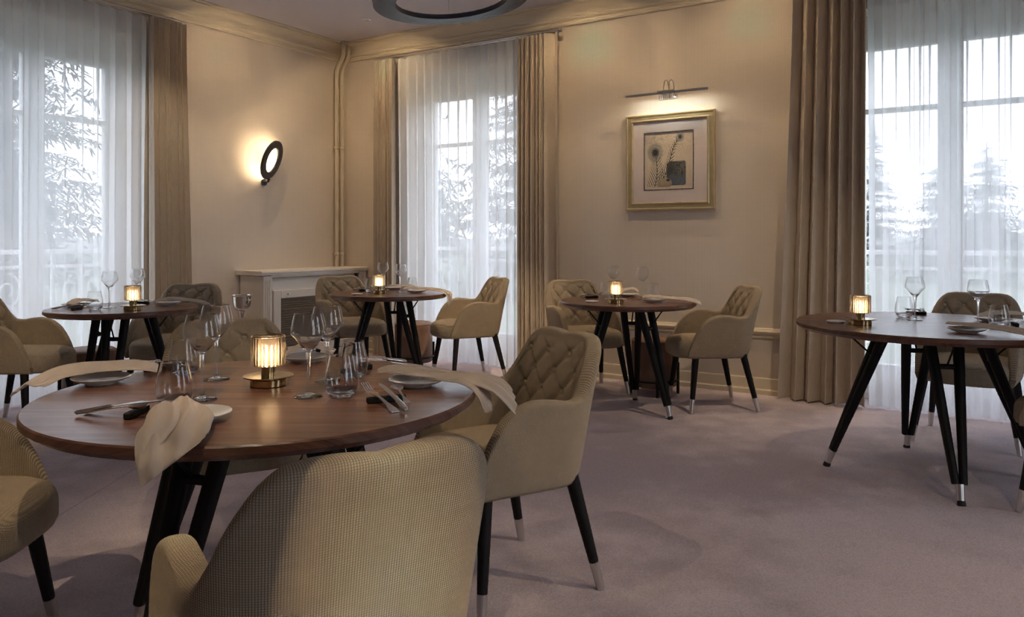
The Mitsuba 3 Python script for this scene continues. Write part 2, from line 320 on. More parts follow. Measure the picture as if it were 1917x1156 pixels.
def drape(Mw, x0, x1, folds, seed, label, panel=0, flare=.05, amp=.05):
    """x0..x1 at the top; panel: -1/+1 puts a broad flat fold at that end; flare widens the bottom away from the window"""
    r = np.random.default_rng(seed); ph = np.cumsum(r.uniform(.7, 1.3, folds+1)); ph = np.r_[0, ph]; ph = ph/ph[-1]
    if panel:
        pw = .34; ph = ph*(1-pw); ph = np.r_[ph, 1.0]
        if panel < 0: ph = 1-ph[::-1]
    n = len(ph)-1; side = np.sign(x0+x1)
    def phase(t): return np.interp(t, ph, np.arange(n+1)*2*PI)
    aj = r.uniform(.75, 1.2, n+2)
    def amp_at(t, h): return amp*np.interp(t*n, np.arange(n+2), aj)*(.8+.25*(1-h))
    def xf(t, h):
        u = x0+(x1-x0)*t; w = (x1-x0)/n*.16
        out = side*flare*(1-h)**1.3*(t if side > 0 else 1-t)
        return u-w*np.sin(2*phase(t))*.9+out+.004*np.sin(3*h+seed)
    def yf(t, h): return -.115-amp_at(t, h)*np.cos(phase(t))
    m, uv = cloth(xf, yf, .012, 2.955, 40*n+1, 28)
    k = numbered('drape'); tag(k, label, 'curtain')
    put(child(k, 'cloth'), ply(m, 'velvet', True, uv=uv), Mw)
    hd, uv2 = cloth(lambda t, h: xf(t, h*0+1), lambda t, h: yf(t, h*0+1)-.003, 2.87, 2.957, 40*n+1, 2)
    put(child(k, 'heading_band'), ply(hd, 'velvet', True, uv=uv2), Mw)
def sheer(Mw, x0, x1, pleat, seed, label):
    r = np.random.default_rng(seed); n = max(3, round((x1-x0)/pleat)); ph = np.cumsum(r.uniform(.75, 1.25, n)); ph = np.r_[0, ph/ph[-1]]
    ja, jb, jc = r.uniform(.6, 1.3, n+1), r.uniform(-.02, .02, n+1), r.uniform(0, 6, 3)
    def phase(t): return np.interp(t, ph, np.arange(n+1)*2*PI)
    def xf(t, h):
        w = pleat*.36*np.clip(h*1.15-.05, .1, 1)
        return x0+(x1-x0)*t-w*np.sin(2*phase(t))*.45-w*.45*np.sin(phase(t))*h**2+np.interp(t*n, np.arange(n+1), jb)*(1-h)*np.sin(t*9+2)*np.minimum(1, 8*t*(1-t))
    def yf(t, h):
        fall = (.55+.45*h)*np.interp(t*n, np.arange(n+1), ja)
        return -.075+.032*np.cos(phase(t))*fall+.010*np.sin(phase(t)*.37+jc[0]+2*h)*(1-h)
    m, uv = cloth(xf, yf, .015, 2.955, 26*n+1, 40)
    k = numbered('sheer_curtain'); tag(k, label, 'curtain')
    put(child(k, 'cloth'), ply(m, 'sheer', True, uv=uv), Mw)
    for a, b in ((0, .035/(x1-x0)), (1-.035/(x1-x0), 1)):
        hm, uv = cloth(lambda t, h: xf(a+(b-a)*t, h), lambda t, h: yf(a+(b-a)*t, h)-.004, .015, 2.955, 12, 40)
        put(child(k, 'side_hem'), ply(hm, 'sheer_hem', True, uv=uv), Mw)
    hm, uv = cloth(lambda t, h: xf(t, h*.03), lambda t, h: yf(t, h*.03)-.004, .013, .085, 26*n+1, 3)
    put(child(k, 'bottom_hem'), ply(hm, 'sheer_hem', True, uv=uv), Mw)
    hm, uv = cloth(lambda t, h: xf(t, h*0+1), lambda t, h: yf(t, h*0+1)-.003, 2.885, 2.956, 26*n+1, 2)
    put(child(k, 'heading_tape'), ply(hm, 'sheer_hem', True, uv=uv), Mw)
def track(Mw, x0, x1, label):
    k = numbered('curtain_track'); tag(k, label, 'curtain track')
    put(child(k, 'rod'), ply(join(tube([(x0, -.115, 2.975), (x1, -.115, 2.975)], .011, 12), tube([(x0, -.075, 2.972), (x1, -.075, 2.972)], .007, 8)), 'steel', 40), Mw)
    for x in (x0+.09, (x0+x1)/2, x1-.09): put(child(k, 'bracket'), ply(join(cbox((x-.012, -.13, 2.985), (x+.012, .0, 2.997), .002), cbox((x-.018, -.006, 2.955), (x+.018, 0, 3.01), .002)), 'steel'), Mw)
    for x in (x0, x1): put(child(k, 'end_cap'), ply(moved(trimesh.creation.icosphere(2, .015), x, -.115, 2.975), 'steel', True), Mw)
W1, W2, W3 = place(0, LEFT_WIN[0], 0, 90), place(FAR_WIN[0], 0, 0), place(FAR_WIN[1], 0, 0)
window(1, W1, 'tall white French window in the left wall behind sheer curtains')
window(2, W2, 'tall white French window left of the framed picture')
window(3, W3, 'tall white French window at the right end of the far wall')
for i, c in enumerate(ADDED_RIGHT_WIN): window(4+i, place(X1, c, 0, -90), 'French window added in the right wall beyond the picture edge for fill daylight')
for i, c in enumerate(BACK_WIN): window(4+len(ADDED_RIGHT_WIN)+i, place(c, Y1, 0, 180), 'tall white French window in the wall behind the camera')
railing(W1, 'pale iron balcony railing with scrolls outside the left wall window')
railing(W2, 'pale iron balcony railing outside the window beside the wall corner')
railing(W3, 'pale iron balcony railing outside the window behind the large right table')
track(W1, -1.05, 1.0, 'thin curtain track above the left wall window')
track(W2, -.98, 1.10, 'thin curtain track above the window next to the corner')
track(W3, -1.03, 1.03, 'thin curtain track above the window at the right end')
drape(W1, .70, 1.00, 5, 1, 'beige drape hanging at the left wall window, left of the round wall lamp', flare=.06, amp=.06)
drape(W2, -.99, -.76, 4, 2, 'narrow beige drape between the corner pipes and the sheer curtain', flare=0.01)
drape(W2, .70, 1.10, 5, 3, 'wide beige drape hanging left of the framed picture', panel=1, flare=.02)
drape(W3, -.965, -.49, 5, 4, 'beige drape with deep folds hanging right of the framed picture', flare=.10, amp=.07)
sheer(W1, -1.0, .69, .125, 11, 'white sheer curtain veiling the left wall window')
sheer(W2, -.75, .69, .105, 12, 'white sheer curtain veiling the window beside the corner')
sheer(W3, -.48, 1.0, .075, 13, 'white sheer curtain veiling the window behind the large right table')

# ------------------------------------------------------------------ radiator cover, pipes, wall lamp
def radiator_cover():
    k = numbered('radiator_cover'); tag(k, 'painted radiator cover cabinet in the corner under the pipes', 'radiator cover')
    D, y0, y1 = .34, -1.33, -.02
    body = [cbox((.02, y0, .0), (D-.02, y0+.02, .84)), cbox((.02, y1-.02, 0), (D-.02, y1, .84)), cbox((D-.02, y0, .0), (D, y0+.10, .84), .002), cbox((D-.02, y1-.10, 0), (D, y1, .84), .002),
            cbox((D-.02, y0+.1, 0), (D, y1-.1, .10), .002), cbox((.02, y0+.02, .0), (.03, y1-.02, .84))]
    put(child(k, 'body'), ply(join(body), 'joinery_paint'))
    top = [(.002, .845), (.002, .884), (D+.015, .884), (D+.022, .876), (D+.022, .864), (D+.012, .858), (D+.010, .845)]
    tm = extrude(Polygon(top), y1-y0+.05); tm.vertices = np.column_stack([tm.vertices[:, 0], tm.vertices[:, 2]+y0-.035, tm.vertices[:, 1]])
    put(child(k, 'top_slab'), ply(outward(tm), 'joinery_paint', 40))
    put(child(k, 'apron'), ply(cbox((D-.02, y0+.1, .825), (D-.004, y1-.1, .845), .002), 'joinery_paint'))
    for y in (y0+.024, y0+.046, y0+.068, y1-.032, y1-.054, y1-.076):
        put(child(k, 'reeding'), ply(tube([(D, y, .06), (D, y, .80)], .0075, 8), 'joinery_paint', 40))
    fl = cbox((-.008, y0+.11, -.075), (.008, y1-.11, .075), .003)
    put(child(k, 'flap'), ply(moved(fl, D-.045, 0, .765, ry=-24), 'joinery_paint'))
    a, b, z0, z1 = y0+.105, y1-.105, .11, .705
    dr_ = [cbox((D-.012, a, z0), (D+.012, a+.085, z1), .004), cbox((D-.012, b-.085, z0), (D+.012, b, z1), .004), cbox((D-.012, a+.085, z1-.075), (D+.012, b-.085, z1), .004), cbox((D-.012, a+.085, z0), (D+.012, b-.085, z0+.07), .004)]
    d = child(k, 'door'); put(d, ply(join(dr_), 'joinery_paint'))
    n = 18
    for i in range(n):
        z = z0+.075+(z1-z0-.15)*(i+.5)/n
        put(child(d, 'slat'), ply(moved(cbox((-.004, a+.085, -.012), (.004, b-.085, .012), .001), D-.004, 0, z, ry=24), 'grille_mesh'))
    put(child(d, 'knob'), ply(moved(lathe(smoothprof([(0, .022), (.009, .02), (.011, .014), (.005, .008), (.006, 0), (0, 0)], 14), 16), D+.012, a+.16, z1-.037, ry=90), 'steel', 40))
    put(child(k, 'interior'), ply(cbox((.035, y0+.03, .05), (.14, y1-.03, .83)), 'gap_shade'))  # near-black block, the shade inside the cover put into its colour
radiator_cover()
for y, lab in ((-.152, 'left one of two thin painted pipes rising beside the wall corner'), (-.078, 'thin painted pipe closest to the wall corner')):
    k = numbered('heating_pipe'); tag(k, lab, 'pipe', 'corner heating pipes')
    h = np.array([.89, 1.5, 2.2, 2.90, 2.96, 3.02, 3.08, 3.16, CEIL]); xx = np.array([.055, .055, .055, .055, .075, .125, .15, .152, .152])
    hh = np.linspace(.885, CEIL, 70); put(child(k, 'tube'), ply(tube(np.column_stack([PchipInterpolator(h, xx)(hh), np.full(70, y), hh]), .020, 14), 'pipe_paint', 40))
    for z in (1.02, 2.12):
        c = join(moved(lathe([(.0205, -.012), (.026, -.012), (.026, .012), (.0205, .012)], 18), .055, y, z), cbox((0, y-.006, z-.006), (.035, y+.006, z+.006), .002))
        put(child(k, 'clip'), ply(c, 'pipe_paint', 40))
def ring_profile(ro, ri, h, b=.004):
    return [(ri, -h/2+b), (ri+b, -h/2), (ro-b, -h/2), (ro, -h/2+b), (ro, h/2-b), (ro-b, h/2), (ri+b, h/2), (ri, h/2-b), (ri, -h/2+b)]
def wall_ring():
    k = numbered('wall_lamp'); tag(k, 'round dark ring wall lamp glowing beside the drape', 'wall lamp')
    # axis along local z, hinged low at the wall and leaning out at the top
    Mr = T().translate([.115, -1.046, 1.91]).rotate([0, 0, 1], 26).rotate([0, 1, 0], 90+19)
    put(child(k, 'ring'), ply(lathe(ring_profile(.188, .118, .022), 96), 'ring_paint', 40), Mr)
    em = lathe([(.128, 0), (.170, 0)], 96)
    if em.face_normals[0][2] > 0: em.invert()
    put(child(k, 'diffuser'), ply(em, 'lamp_white', emitter=lamp(SCONCE_RADIANCE, np.array([1.0, .74, .46]))), Mr @ T().translate([0, 0, -.0125]))
    stem = join(tube([(0, -1.046, 1.705), (.06, -1.046, 1.712), (.075, -1.046, 1.735)], .012, 12), moved(lathe([(0, 0), (.032, 0), (.032, .012), (0, .014)], 24), 0, -1.046, 1.705, ry=90))
    put(child(k, 'stem'), ply(stem, 'ring_paint', 40))
wall_ring()
def pendant(x, y, z, roll, label):
    k = numbered('pendant_lamp'); tag(k, label, 'pendant lamp')
    ax = [-math.sin(PSI), math.cos(PSI), 0]
    Mr = T().translate([x, y, z]).rotate(ax, roll)
    put(child(k, 'ring'), ply(lathe(ring_profile(.455, .325, .03), 128), 'ring_paint', 40), Mr)
    em = lathe([(.345, 0), (.43, 0)], 128)
    if em.face_normals[0][2] < 0: em.invert()
    put(child(k, 'diffuser'), ply(em, 'lamp_white', emitter=lamp(RING_RADIANCE, np.array([1.0, .93, .90]))), Mr @ T().translate([0, 0, .0165]))
    A = np.array(Mr.matrix)
    for i in range(3):
        a = PSI+math.radians(97+120*i); p = (A @ np.array([.335*math.cos(a), .335*math.sin(a), .015, 1.0]))[:3]
        put(child(k, 'cable'), ply(tube([p, (p[0], p[1], CEIL)], .0022, 6), 'steel', 40))
    put(child(k, 'canopy'), ply(moved(lathe([(0, 0), (.37, 0), (.37, .02), (0, .02)], 48), x, y, CEIL-.02), 'ceiling_paint', 40))
pendant(3.17, -2.33, 2.57, -5.5, 'large dark ring pendant lamp hanging from the ceiling')
pendant(6.9, -5.6, 2.60, 0, 'added dark ring pendant lamp giving fill light from behind the camera')  # added pendant out of view, fills the room from behind the camera
for i, (p, aim, power, cut, beam) in enumerate(UNSEEN_DOWNLIGHTS):
    k = numbered('unseen_ceiling_spotlight'); tag(k, 'small recessed ceiling spotlight', 'spotlight', 'unseen ceiling spotlights')
    put(child(k, 'trim_ring'), ply(lathe([(.032, 0), (.048, 0), (.048, -.006), (.034, -.008), (.032, 0)], 28), 'lamp_white', 40), place(p[0], p[1], CEIL))
    spot(f'unseen_spot_light_{i}', (p[0], p[1], CEIL-.012), aim, power, cut, beam, GLOW if cut > 60 else WARM)

# ------------------------------------------------------------------ framed picture and its lamp
def picture():
    k = numbered('framed_picture'); tag(k, 'gilt framed print of peacock feathers on the far wall', 'picture')
    x0, x1, z0, z1, fw = 3.244, 3.992, 1.406, 2.188, .064
    prof = [(0, 0), (0, -.022), (.006, -.030), (.014, -.030), (.018, -.024), (.044, -.024), (.050, -.029), (.058, -.029), (.064, -.018), (.064, 0)]
    for n, (a, b) in enumerate((((x0, z0), (x1, z0)), ((x1, z0), (x1, z1)), ((x1, z1), (x0, z1)), ((x0, z1), (x0, z0)))):
        a, b = np.array(a), np.array(b); d = (b-a)/np.linalg.norm(b-a); inn = np.array([-d[1], d[0]])
        v = []
        for e, s in ((a, 1), (b, -1)):
            for o, y in prof: q = e+inn*o+d*o*s; v.append((q[0], y, q[1]))
        P = len(prof); f = grid_faces(2, P, wrap_m=True)
        m = mesh(v, f); cap = trimesh.creation.triangulate_polygon(Polygon(prof), engine='earcut')
        m = outward(join(m)); trimesh.repair.fix_normals(m)
        put(child(k, 'frame_side'), ply(m, 'gilt', 30))
    put(child(k, 'backing'), ply(cbox((x0+.02, -.008, z0+.02), (x1-.02, 0, z1-.02), .001), 'picture_backing'))
    ax0, ax1, az0, az1 = 3.404, 3.816, 1.573, 2.036
    mb = sbox(x0+.06, z0+.06, x1-.06, z1-.06).difference(sbox(ax0, az0, ax1, az1)); mm = extrude(mb, .004); mm.vertices = np.column_stack([mm.vertices[:, 0], -.016+mm.vertices[:, 2], mm.vertices[:, 1]])
    put(child(k, 'mount'), ply(mm, 'mount_board'))
    fil = sbox(ax0-.004, az0-.004, ax1+.004, az1+.004).difference(sbox(ax0+.002, az0+.002, ax1-.002, az1-.002)); fm = extrude(fil, .003); fm.vertices = np.column_stack([fm.vertices[:, 0], -.018+fm.vertices[:, 2], fm.vertices[:, 1]])
    put(child(k, 'fillet'), ply(fm, 'picture_backing'))
    q = mesh([(ax0, -.0105, az0), (ax1, -.0105, az0), (ax1, -.0105, az1), (ax0, -.0105, az1)], [[0, 1, 2], [0, 2, 3]])
    put(child(k, 'print'), ply(q, 'art_print', False, uv=np.array([[0, 0], [1, 0], [1, 1], [0, 1.0]])))
    q = mesh([(x0+.06, -.020, z0+.06), (x1-.06, -.020, z0+.06), (x1-.06, -.020, z1-.06), (x0+.06, -.020, z1-.06)], [[0, 1, 2], [0, 2, 3]])
    put(child(k, 'glass'), ply(q, 'pane_glass'))
    k = numbered('picture_lamp'); tag(k, 'slim picture lamp bar glowing above the gilt frame', 'picture lamp')
    xa, xb, yb, zb = 3.305, 3.985, -.155, 2.322; xc = (xa+xb)/2
    put(child(k, 'bar'), ply(join(cbox((xa, yb-.010, zb+.008), (xb, yb+.016, zb+.012), .001), cbox((xa, yb-.010, zb-.007), (xb, yb-.006, zb+.012), .001)), 'chrome_ring'))
    em = mesh([(xa+.03, yb-.004, zb+.0075), (xb-.03, yb-.004, zb+.0075), (xb-.03, yb+.014, zb+.0075), (xa+.03, yb+.014, zb+.0075)], [[0, 2, 1], [0, 3, 2]])
    if em.face_normals[0][2] > 0: em.invert()
    put(child(k, 'light_strip'), ply(em, 'lamp_white', emitter=lamp(PICTURE_RADIANCE, np.array([1.0, .85, .66]))))
    for s in (-.022, .022):
        a = np.linspace(0, PI, 20); pts = [(xc+s, -.004, zb-.005)]+[(xc+s, -.035-.06*(1-math.cos(b)), zb+.03+.085*math.sin(b)) for b in a]+[(xc+s, yb, zb+.009)]
        put(child(k, 'arm'), ply(tube(pts, .004, 8), 'chrome_ring', 40))
    put(child(k, 'bracket'), ply(cbox((xc-.07, yb-.016, zb+.008), (xc+.07, yb+.016, zb+.022), .003), 'chrome_ring'))
    for i in range(7): put(child(k, 'cooling_fin'), ply(cbox((xc-.052+.0175*i-.0025, yb-.014, zb-.048), (xc-.052+.0175*i+.0025, yb+.014, zb), .001), 'chrome_ring'))
    put(child(k, 'fin_plate'), ply(cbox((xc-.058, yb-.014, zb-.053), (xc+.058, yb+.014, zb-.047), .001), 'chrome_ring'))
    put(child(k, 'wall_plate'), ply(cbox((xc-.034, -.008, zb-.016), (xc+.034, 0, zb+.006), .002), 'chrome_ring'))
picture()

# ------------------------------------------------------------------ chairs
def chair_template():
    """local frame: sitter looks along +y; origin on the floor at the middle of the four feet"""
    parts = {}
    # plan path, normalised: front of right arm -> back -> front of left arm
    def path(u, t):
        """outer surface point and outward normal at path position u (0..1) and height fraction t (0 bottom .. 1 back top)"""
        a = .256+.022*t; yb = .225+.075*t+.02*t*t; yf = .235-.02*t; r = .155
        L1 = yf+yb-r; La = r*PI/2; L2 = 2*(a-r); tot = 2*L1+2*La+L2
        s = np.minimum(u, 1-u)*tot; mir = np.where(u > .5, -1.0, 1.0)
        x = np.where(s < L1, a, 0.0); y = np.where(s < L1, yf-s, 0.0); nx = np.where(s < L1, 1.0, 0.0); ny = np.zeros_like(s)
        k = (s >= L1) & (s < L1+La); th = (s-L1)/r
        x = np.where(k, a-r+r*np.cos(th), x); y = np.where(k, -(yb-r)-r*np.sin(th), y); nx = np.where(k, np.cos(th), nx); ny = np.where(k, -np.sin(th), ny)
        k = s >= L1+La; x = np.where(k, a-r-(s-L1-La), x); y = np.where(k, -yb, y); nx = np.where(k, 0.0, nx); ny = np.where(k, -1.0, ny)
        # gentle bow of the back and of the sides
        x = x-.010*np.clip(1-s/L1, 0, 1)*nx
        return x*mir, y, nx*mir, ny
    TOT = 1.30
    prof = PchipInterpolator([0, .02, .05, .09, .125, .16, .20, .26, .32, .36, .39, .43, .47, .51, .56, .65], [.405, .465, .540, .605, .636, .652, .660, .655, .645, .650, .685, .760, .815, .840, .846, .836])
    Z0, ZT = .365, .842
    nu, no, nr, ni = 241, 30, 11, 84
    u = np.linspace(0, 1, nu); d = np.minimum(u, 1-u)*TOT; zt = prof(d)
    th = .030+.026*np.clip(d/.10, 0, 1)
    # button lattice on the inside of the back
    butt = []
    for row, z in enumerate((.765, .700, .635, .570)):
        for q in ((-.175, -.06, .06, .175) if row % 2 == 0 else (-.117, 0, .117)): butt.append((q, z))
    def tuft(q, z):
        """depth of the quilting at arc position q (0 mid-back) and height z"""
        w = np.clip((.30-np.abs(q))/.07, 0, 1)*np.clip((z-.50)/.05, 0, 1)*np.clip((.815-z)/.03, 0, 1)
        dep = 0
        for bq, bz in butt: dep = np.maximum(dep, .024*np.exp(-(((q-bq)**2+(z-bz)**2)/.019**2)))
        a, b = (q-.06)/.117, (z-.765)/.130
        e1 = (a+b)-np.round(a+b); e2 = (a-b)-np.round(a-b)
        cr = .013*np.maximum(np.exp(-(np.abs(e1)/.13)**1.3), np.exp(-(np.abs(e2)/.13)**1.3))
        return w*(np.maximum(dep, cr)-.009)
    cols = []
    for i in range(nu):
        h = zt[i]-Z0; top = min(.024, th[i]*.45)
        zo = Z0+(zt[i]-top-Z0)*np.linspace(0, 1, no)**.9
        tuck = np.exp(-((zo-Z0)/.02))*.012
        x, y, nx, ny = path(np.full(no, u[i]), (zo-Z0)/(ZT-Z0))
        outer = np.stack([x-nx*tuck, y-ny*tuck, zo], 1)
        a = np.linspace(0, PI, nr+2)[1:-1]; tt = (zt[i]-top-Z0)/(ZT-Z0)
        x, y, nx, ny = path(np.array([u[i]]), np.array([tt])); hw = th[i]/2
        rim = np.stack([x[0]-nx[0]*(hw-hw*np.sign(np.cos(a))*np.abs(np.cos(a))**.75), y[0]-ny[0]*(hw-hw*np.sign(np.cos(a))*np.abs(np.cos(a))**.75), zt[i]-top+top*np.sin(a)**.7], 1)
        zi = Z0+(zt[i]-top-Z0)*np.linspace(1, 0, ni); x, y, nx, ny = path(np.full(ni, u[i]), (zi-Z0)/(ZT-Z0))
        q = (u[i]-.5)*TOT; dep = tuft(np.full(ni, q), zi)
        puff = .010*np.clip((.30-abs(q))/.1, 0, 1)*np.sin(np.clip((zi-.48)/.34, 0, 1)*PI)
        inn = np.stack([x-nx*(th[i]+puff-dep), y-ny*(th[i]+puff-dep), zi], 1)
        cols.append(np.vstack([outer, rim, inn]))
    V = np.array(cols); m = V.shape[1]
    arc = np.concatenate([np.zeros((nu, 1)), np.cumsum(np.linalg.norm(np.diff(V, axis=1), axis=2), 1)], 1)
    uv = np.stack([np.repeat((u*TOT)[:, None], m, 1), arc], -1)
    verts = V.reshape(-1, 3); f = grid_faces(nu, m, wrap_m=True)
    caps = []
    for base, rev in ((0, False), ((nu-1)*m, True)):
        for j in range(1, (m-1)//2):
            q = [[base+j-1, base+j, base+m-1-j], [base+j-1, base+m-1-j, base+m-j]]
            caps += [x[::-1] if rev else x for x in q]
    f = np.vstack([f, np.array(caps)])
    sh = mesh(verts, f)
    if trimesh.Trimesh(verts, f, process=False).volume < 0: sh.invert()
    parts['backrest'] = ply(sh, 'tweed', True, uv=uv.reshape(-1, 2))
    bm = trimesh.creation.icosphere(2, 1.0); bm.vertices *= (.0105, .006, .0105)
    for bq, bz in butt:
        uu = .5+bq/TOT; x, y, nx, ny = path(np.array([uu]), np.array([(bz-Z0)/(ZT-Z0)]))
        off = .056+.010*np.clip((.30-abs(bq))/.1, 0, 1)*math.sin((bz-.48)/.34*PI)-.010
        mm = bm.copy(); mm.apply_transform(trimesh.transformations.rotation_matrix(math.atan2(ny[0], nx[0])+PI/2, [0, 0, 1])); mm.apply_translation((x[0]-nx[0]*off, y[0]-ny[0]*off, bz))
        parts['backrest__button_'+str(len(parts))] = ply(mm, 'button_cloth', True)
    # seat: a plump cushion whose round front stands proud of the arms
    n = 120; a = np.linspace(0, 2*PI, n, endpoint=False)
    hx, hf, hb = .236, .30, .205
    sx = hx*np.sign(np.cos(a))*np.abs(np.cos(a))**.55; sy = np.where(np.sin(a) > 0, hf*np.abs(np.sin(a))**.62, -hb*np.abs(np.sin(a))**.6)
    wide = 1+.10*np.clip((sy-.16)/.14, 0, 1)
    layers = [(0.0, .372), (.93, .368), (.975, .374), (1.0, .392), (1.0, .425), (.995, .446), (.975, .462), (.94, .474), (.86, .483), (.7, .489), (.45, .492), (.2, .493), (0, .4935)]
    V = np.array([[(x*w_*k, y*k+.01*(1-k), z-.012*max(0, (y*k-.17)/.13)) for x, y, w_ in zip(sx, sy, wide)] for k, z in layers])
    sm = mesh(V.reshape(-1, 3), grid_faces(len(layers), n, wrap_m=True)); 
    if sm.volume < 0: sm.invert()
    uvs = np.stack([V[..., 0], V[..., 1]+V[..., 2]], -1).reshape(-1, 2)
    parts['seat'] = ply(sm, 'tweed', True, uv=uvs)
    # front welt seam
    ks = np.where(sy > -.02)[0]; 
    for sxn in (-1, 1):
        for front in (1, -1):
            top = np.array([sxn*.205, .175 if front > 0 else -.155, .385]); foot = np.array([sxn*(.265 if front > 0 else .25), .225 if front > 0 else -.245, 0.0])
            name = f'leg_{len(parts)}'
            c = foot+(top-foot)*(.095/.385)
            parts[name] = ply(tube([top, (top+c)/2, c], [.0235, .0205, .0165], 20), 'black_lacquer', 40)
            parts[name+'__tip'] = ply(tube([c, foot+(c-foot)*.03, foot], [.0172, .0135, .0125], 20), 'steel', 40)
    return parts
CHAIR = chair_template()
def spawn(template, name, Mw, label, cat, group=None):
    k = numbered(name); tag(k, label, cat, group)
    sub = {}
    for rel, shp in template.items():
        bits = rel.split('__'); bits2 = [b.rstrip('0123456789').rstrip('_') if b[-1].isdigit() else b for b in bits]
        if len(bits) == 1: sub[rel] = child(k, bits2[0]); put(sub[rel], shp, Mw)
        else: put(child(sub[bits[0]], bits2[1]), shp, Mw)
    return k
# (x, y, facing azimuth in degrees, label)
CHAIRS = [
 (4.407, -3.70, 244, 'beige tweed armchair with tufted back right of the large front table'),
 (4.77, -4.90, 158, 'beige tweed armchair nearest the camera, its plain back to the viewer'),
 (3.44, -5.05, 38, 'dark beige armchair cut by the left picture edge beside the front table'),
 (3.40, -4.02, 328, 'beige armchair behind the front table lamp, only its curved back showing'),
 (.66, -3.51, 32, 'mustard beige armchair in front of the left wall window'),
 (.94, -2.60, 300, 'grey beige armchair between the left window drape and the silver bucket'),
 (1.16, -1.07, 338, 'grey beige tufted armchair in front of the radiator cover'),
 (2.07, -.63, 236, 'golden beige armchair in front of the sheer curtain left of the picture'),
 (3.15, -.59, 320, 'beige tufted armchair left of the small table under the picture'),
 (4.14, -.58, 217, 'beige armchair right of the small table under the picture'),
 (5.72, -.70, 264, 'beige armchair behind the large right table, its back to the window'),
 (6.24, -1.79, 160, 'pale armchair cut by the right picture edge'),
]
for x, y, az, lab in CHAIRS: spawn(CHAIR, 'armchair', place(x, y, 0, az-90), lab, 'chair', 'tweed armchairs around the tables')

# ------------------------------------------------------------------ tables
def table_template(R, rf, legs, az0, rt, big):
    parts = {}; H, th = .75, .036
    top = lathe([(0, H), (R-.004, H), (R, H-.004), (R, H-.020), (R-.022, H-th), (0, H-th)], 128)
    v = top.vertices; ca, sa = math.cos(PSI), math.sin(PSI)
    parts['top'] = ply(top, 'walnut', 25) if False else None
    m = trimesh.graph.smooth_shade(top, angle=math.radians(25), facet_minarea=None)
    mv = np.array(m.vertices); uv = np.column_stack([mv[:, 0]*ca+mv[:, 1]*sa, -mv[:, 0]*sa+mv[:, 1]*ca+mv[:, 2]])
    parts['top'] = ply(m, 'walnut', True, uv=uv)
    parts['mounting_plate'] = ply(lathe([(0, H-th), (rt+.05, H-th), (rt+.05, H-th-.014), (0, H-th-.014)], 48), 'black_lacquer', 30)
    zt = H-th-.012
    for i in range(legs):
        a = math.radians(az0+360/legs*i); rd = np.array([math.cos(a), math.sin(a), 0]); tg = np.array([-math.sin(a), math.cos(a), 0])
        foot = rd*rf; bars = []; half = .062 if big else .055
        for s in (-1, 1):
            A = rd*rt+tg*half*s+np.array([0, 0, zt]); B = foot+tg*.009*s+np.array([0, 0, .0])+(A-foot)*np.array([1, 1, 0])*.11; B[2] = .085
            bars.append(tube([A, (A+B)/2, B], [.0255, .0222, .0170], 16))
        nm = f'leg_{i}'
        parts[nm] = ply(join(bars), 'black_lacquer', 40)
        zc = zt-.125; f = (zt-zc)/zt; C = rd*(rt+(rf-rt)*f)+np.array([0, 0, zc]); w = half*(1-f)
        parts[nm+'__crossbar'] = ply(tube([C-tg*w, C+tg*w], .0125, 10), 'black_lacquer', 40)
        top_ = rd*(rt*.9+(rf-rt)*.9)+np.array([0, 0, zt]); top2 = C+rd*.0
        parts[nm+'__brace'] = ply(tube([rd*(rf*.82)+np.array([0, 0, zt]), C], .0045, 8), 'black_lacquer', 40)
        d0 = foot+rd*(rt-rf)*.11+np.array([0, 0, .085])
        parts[nm+'__tip'] = ply(tube([d0, foot+(d0-foot)*.22], [.0195, .0155], 18), 'steel', 40)
        parts[nm+'__pad'] = ply(tube([foot+(d0-foot)*.22, foot+(d0-foot)*.02, foot], [.0165, .018, .017], 16), 'rubber', 40)
    return parts
TABLES = {
 'T1': ((4.124, -4.474), .59, .475, 4, 192, .22, 1, 'large round dark walnut table in the foreground, laid for four'),
 'T2': ((5.575, -1.54), .635, .49, 4, 198, .22, 1, 'large round dark walnut table by the right hand window'),
 'T3': ((3.714, -1.054), .46, .355, 3, -15, .15, 0, 'small round walnut table under the framed picture'),
 'T4': ((1.81, -1.33), .46, .355, 3, 0, .15, 0, 'small round walnut table between radiator cover and sheer curtain'),
 'T5': ((1.28, -3.19), .43, .34, 3, -46, .15, 0, 'small round dark table beside the left wall window'),
}
for t, (c, R, rf, n, az0, rt, big, lab) in TABLES.items():
    spawn(table_template(R, rf, n, az0, rt, big), 'round_table', place(*c), lab, 'table', 'round walnut tables')

# ------------------------------------------------------------------ poufs and bucket
def pouf():
    p = {}
    p['body'] = ply(lathe([(0, .06)]+[tuple(q) for q in smoothprof([(.155, .06), (.168, .068), (.170, .09), (.170, .38), (.166, .405), (.150, .418)], 22)]+[(.10, .424), (0, .426)], 56), 'leather', 40)
    p['top_seam'] = ply(tube([(.1675*math.cos(a), .1675*math.sin(a), .402) for a in np.linspace(0, 2*PI, 56, endpoint=False)], .004, 6, True), 'leather', True)
    p['base_ring'] = ply(tube([(.178*math.cos(a), .178*math.sin(a), .11) for a in np.linspace(0, 2*PI, 56, endpoint=False)], .007, 8, True), 'black_lacquer', True)
    for i in range(4):
        a = math.radians(20+90*i); p[f'leg_{i}'] = ply(tube([(.180*math.cos(a), .180*math.sin(a), 0), (.180*math.cos(a), .180*math.sin(a), .235)], .011, 10), 'black_lacquer', 40)
    return p
POUF = pouf()
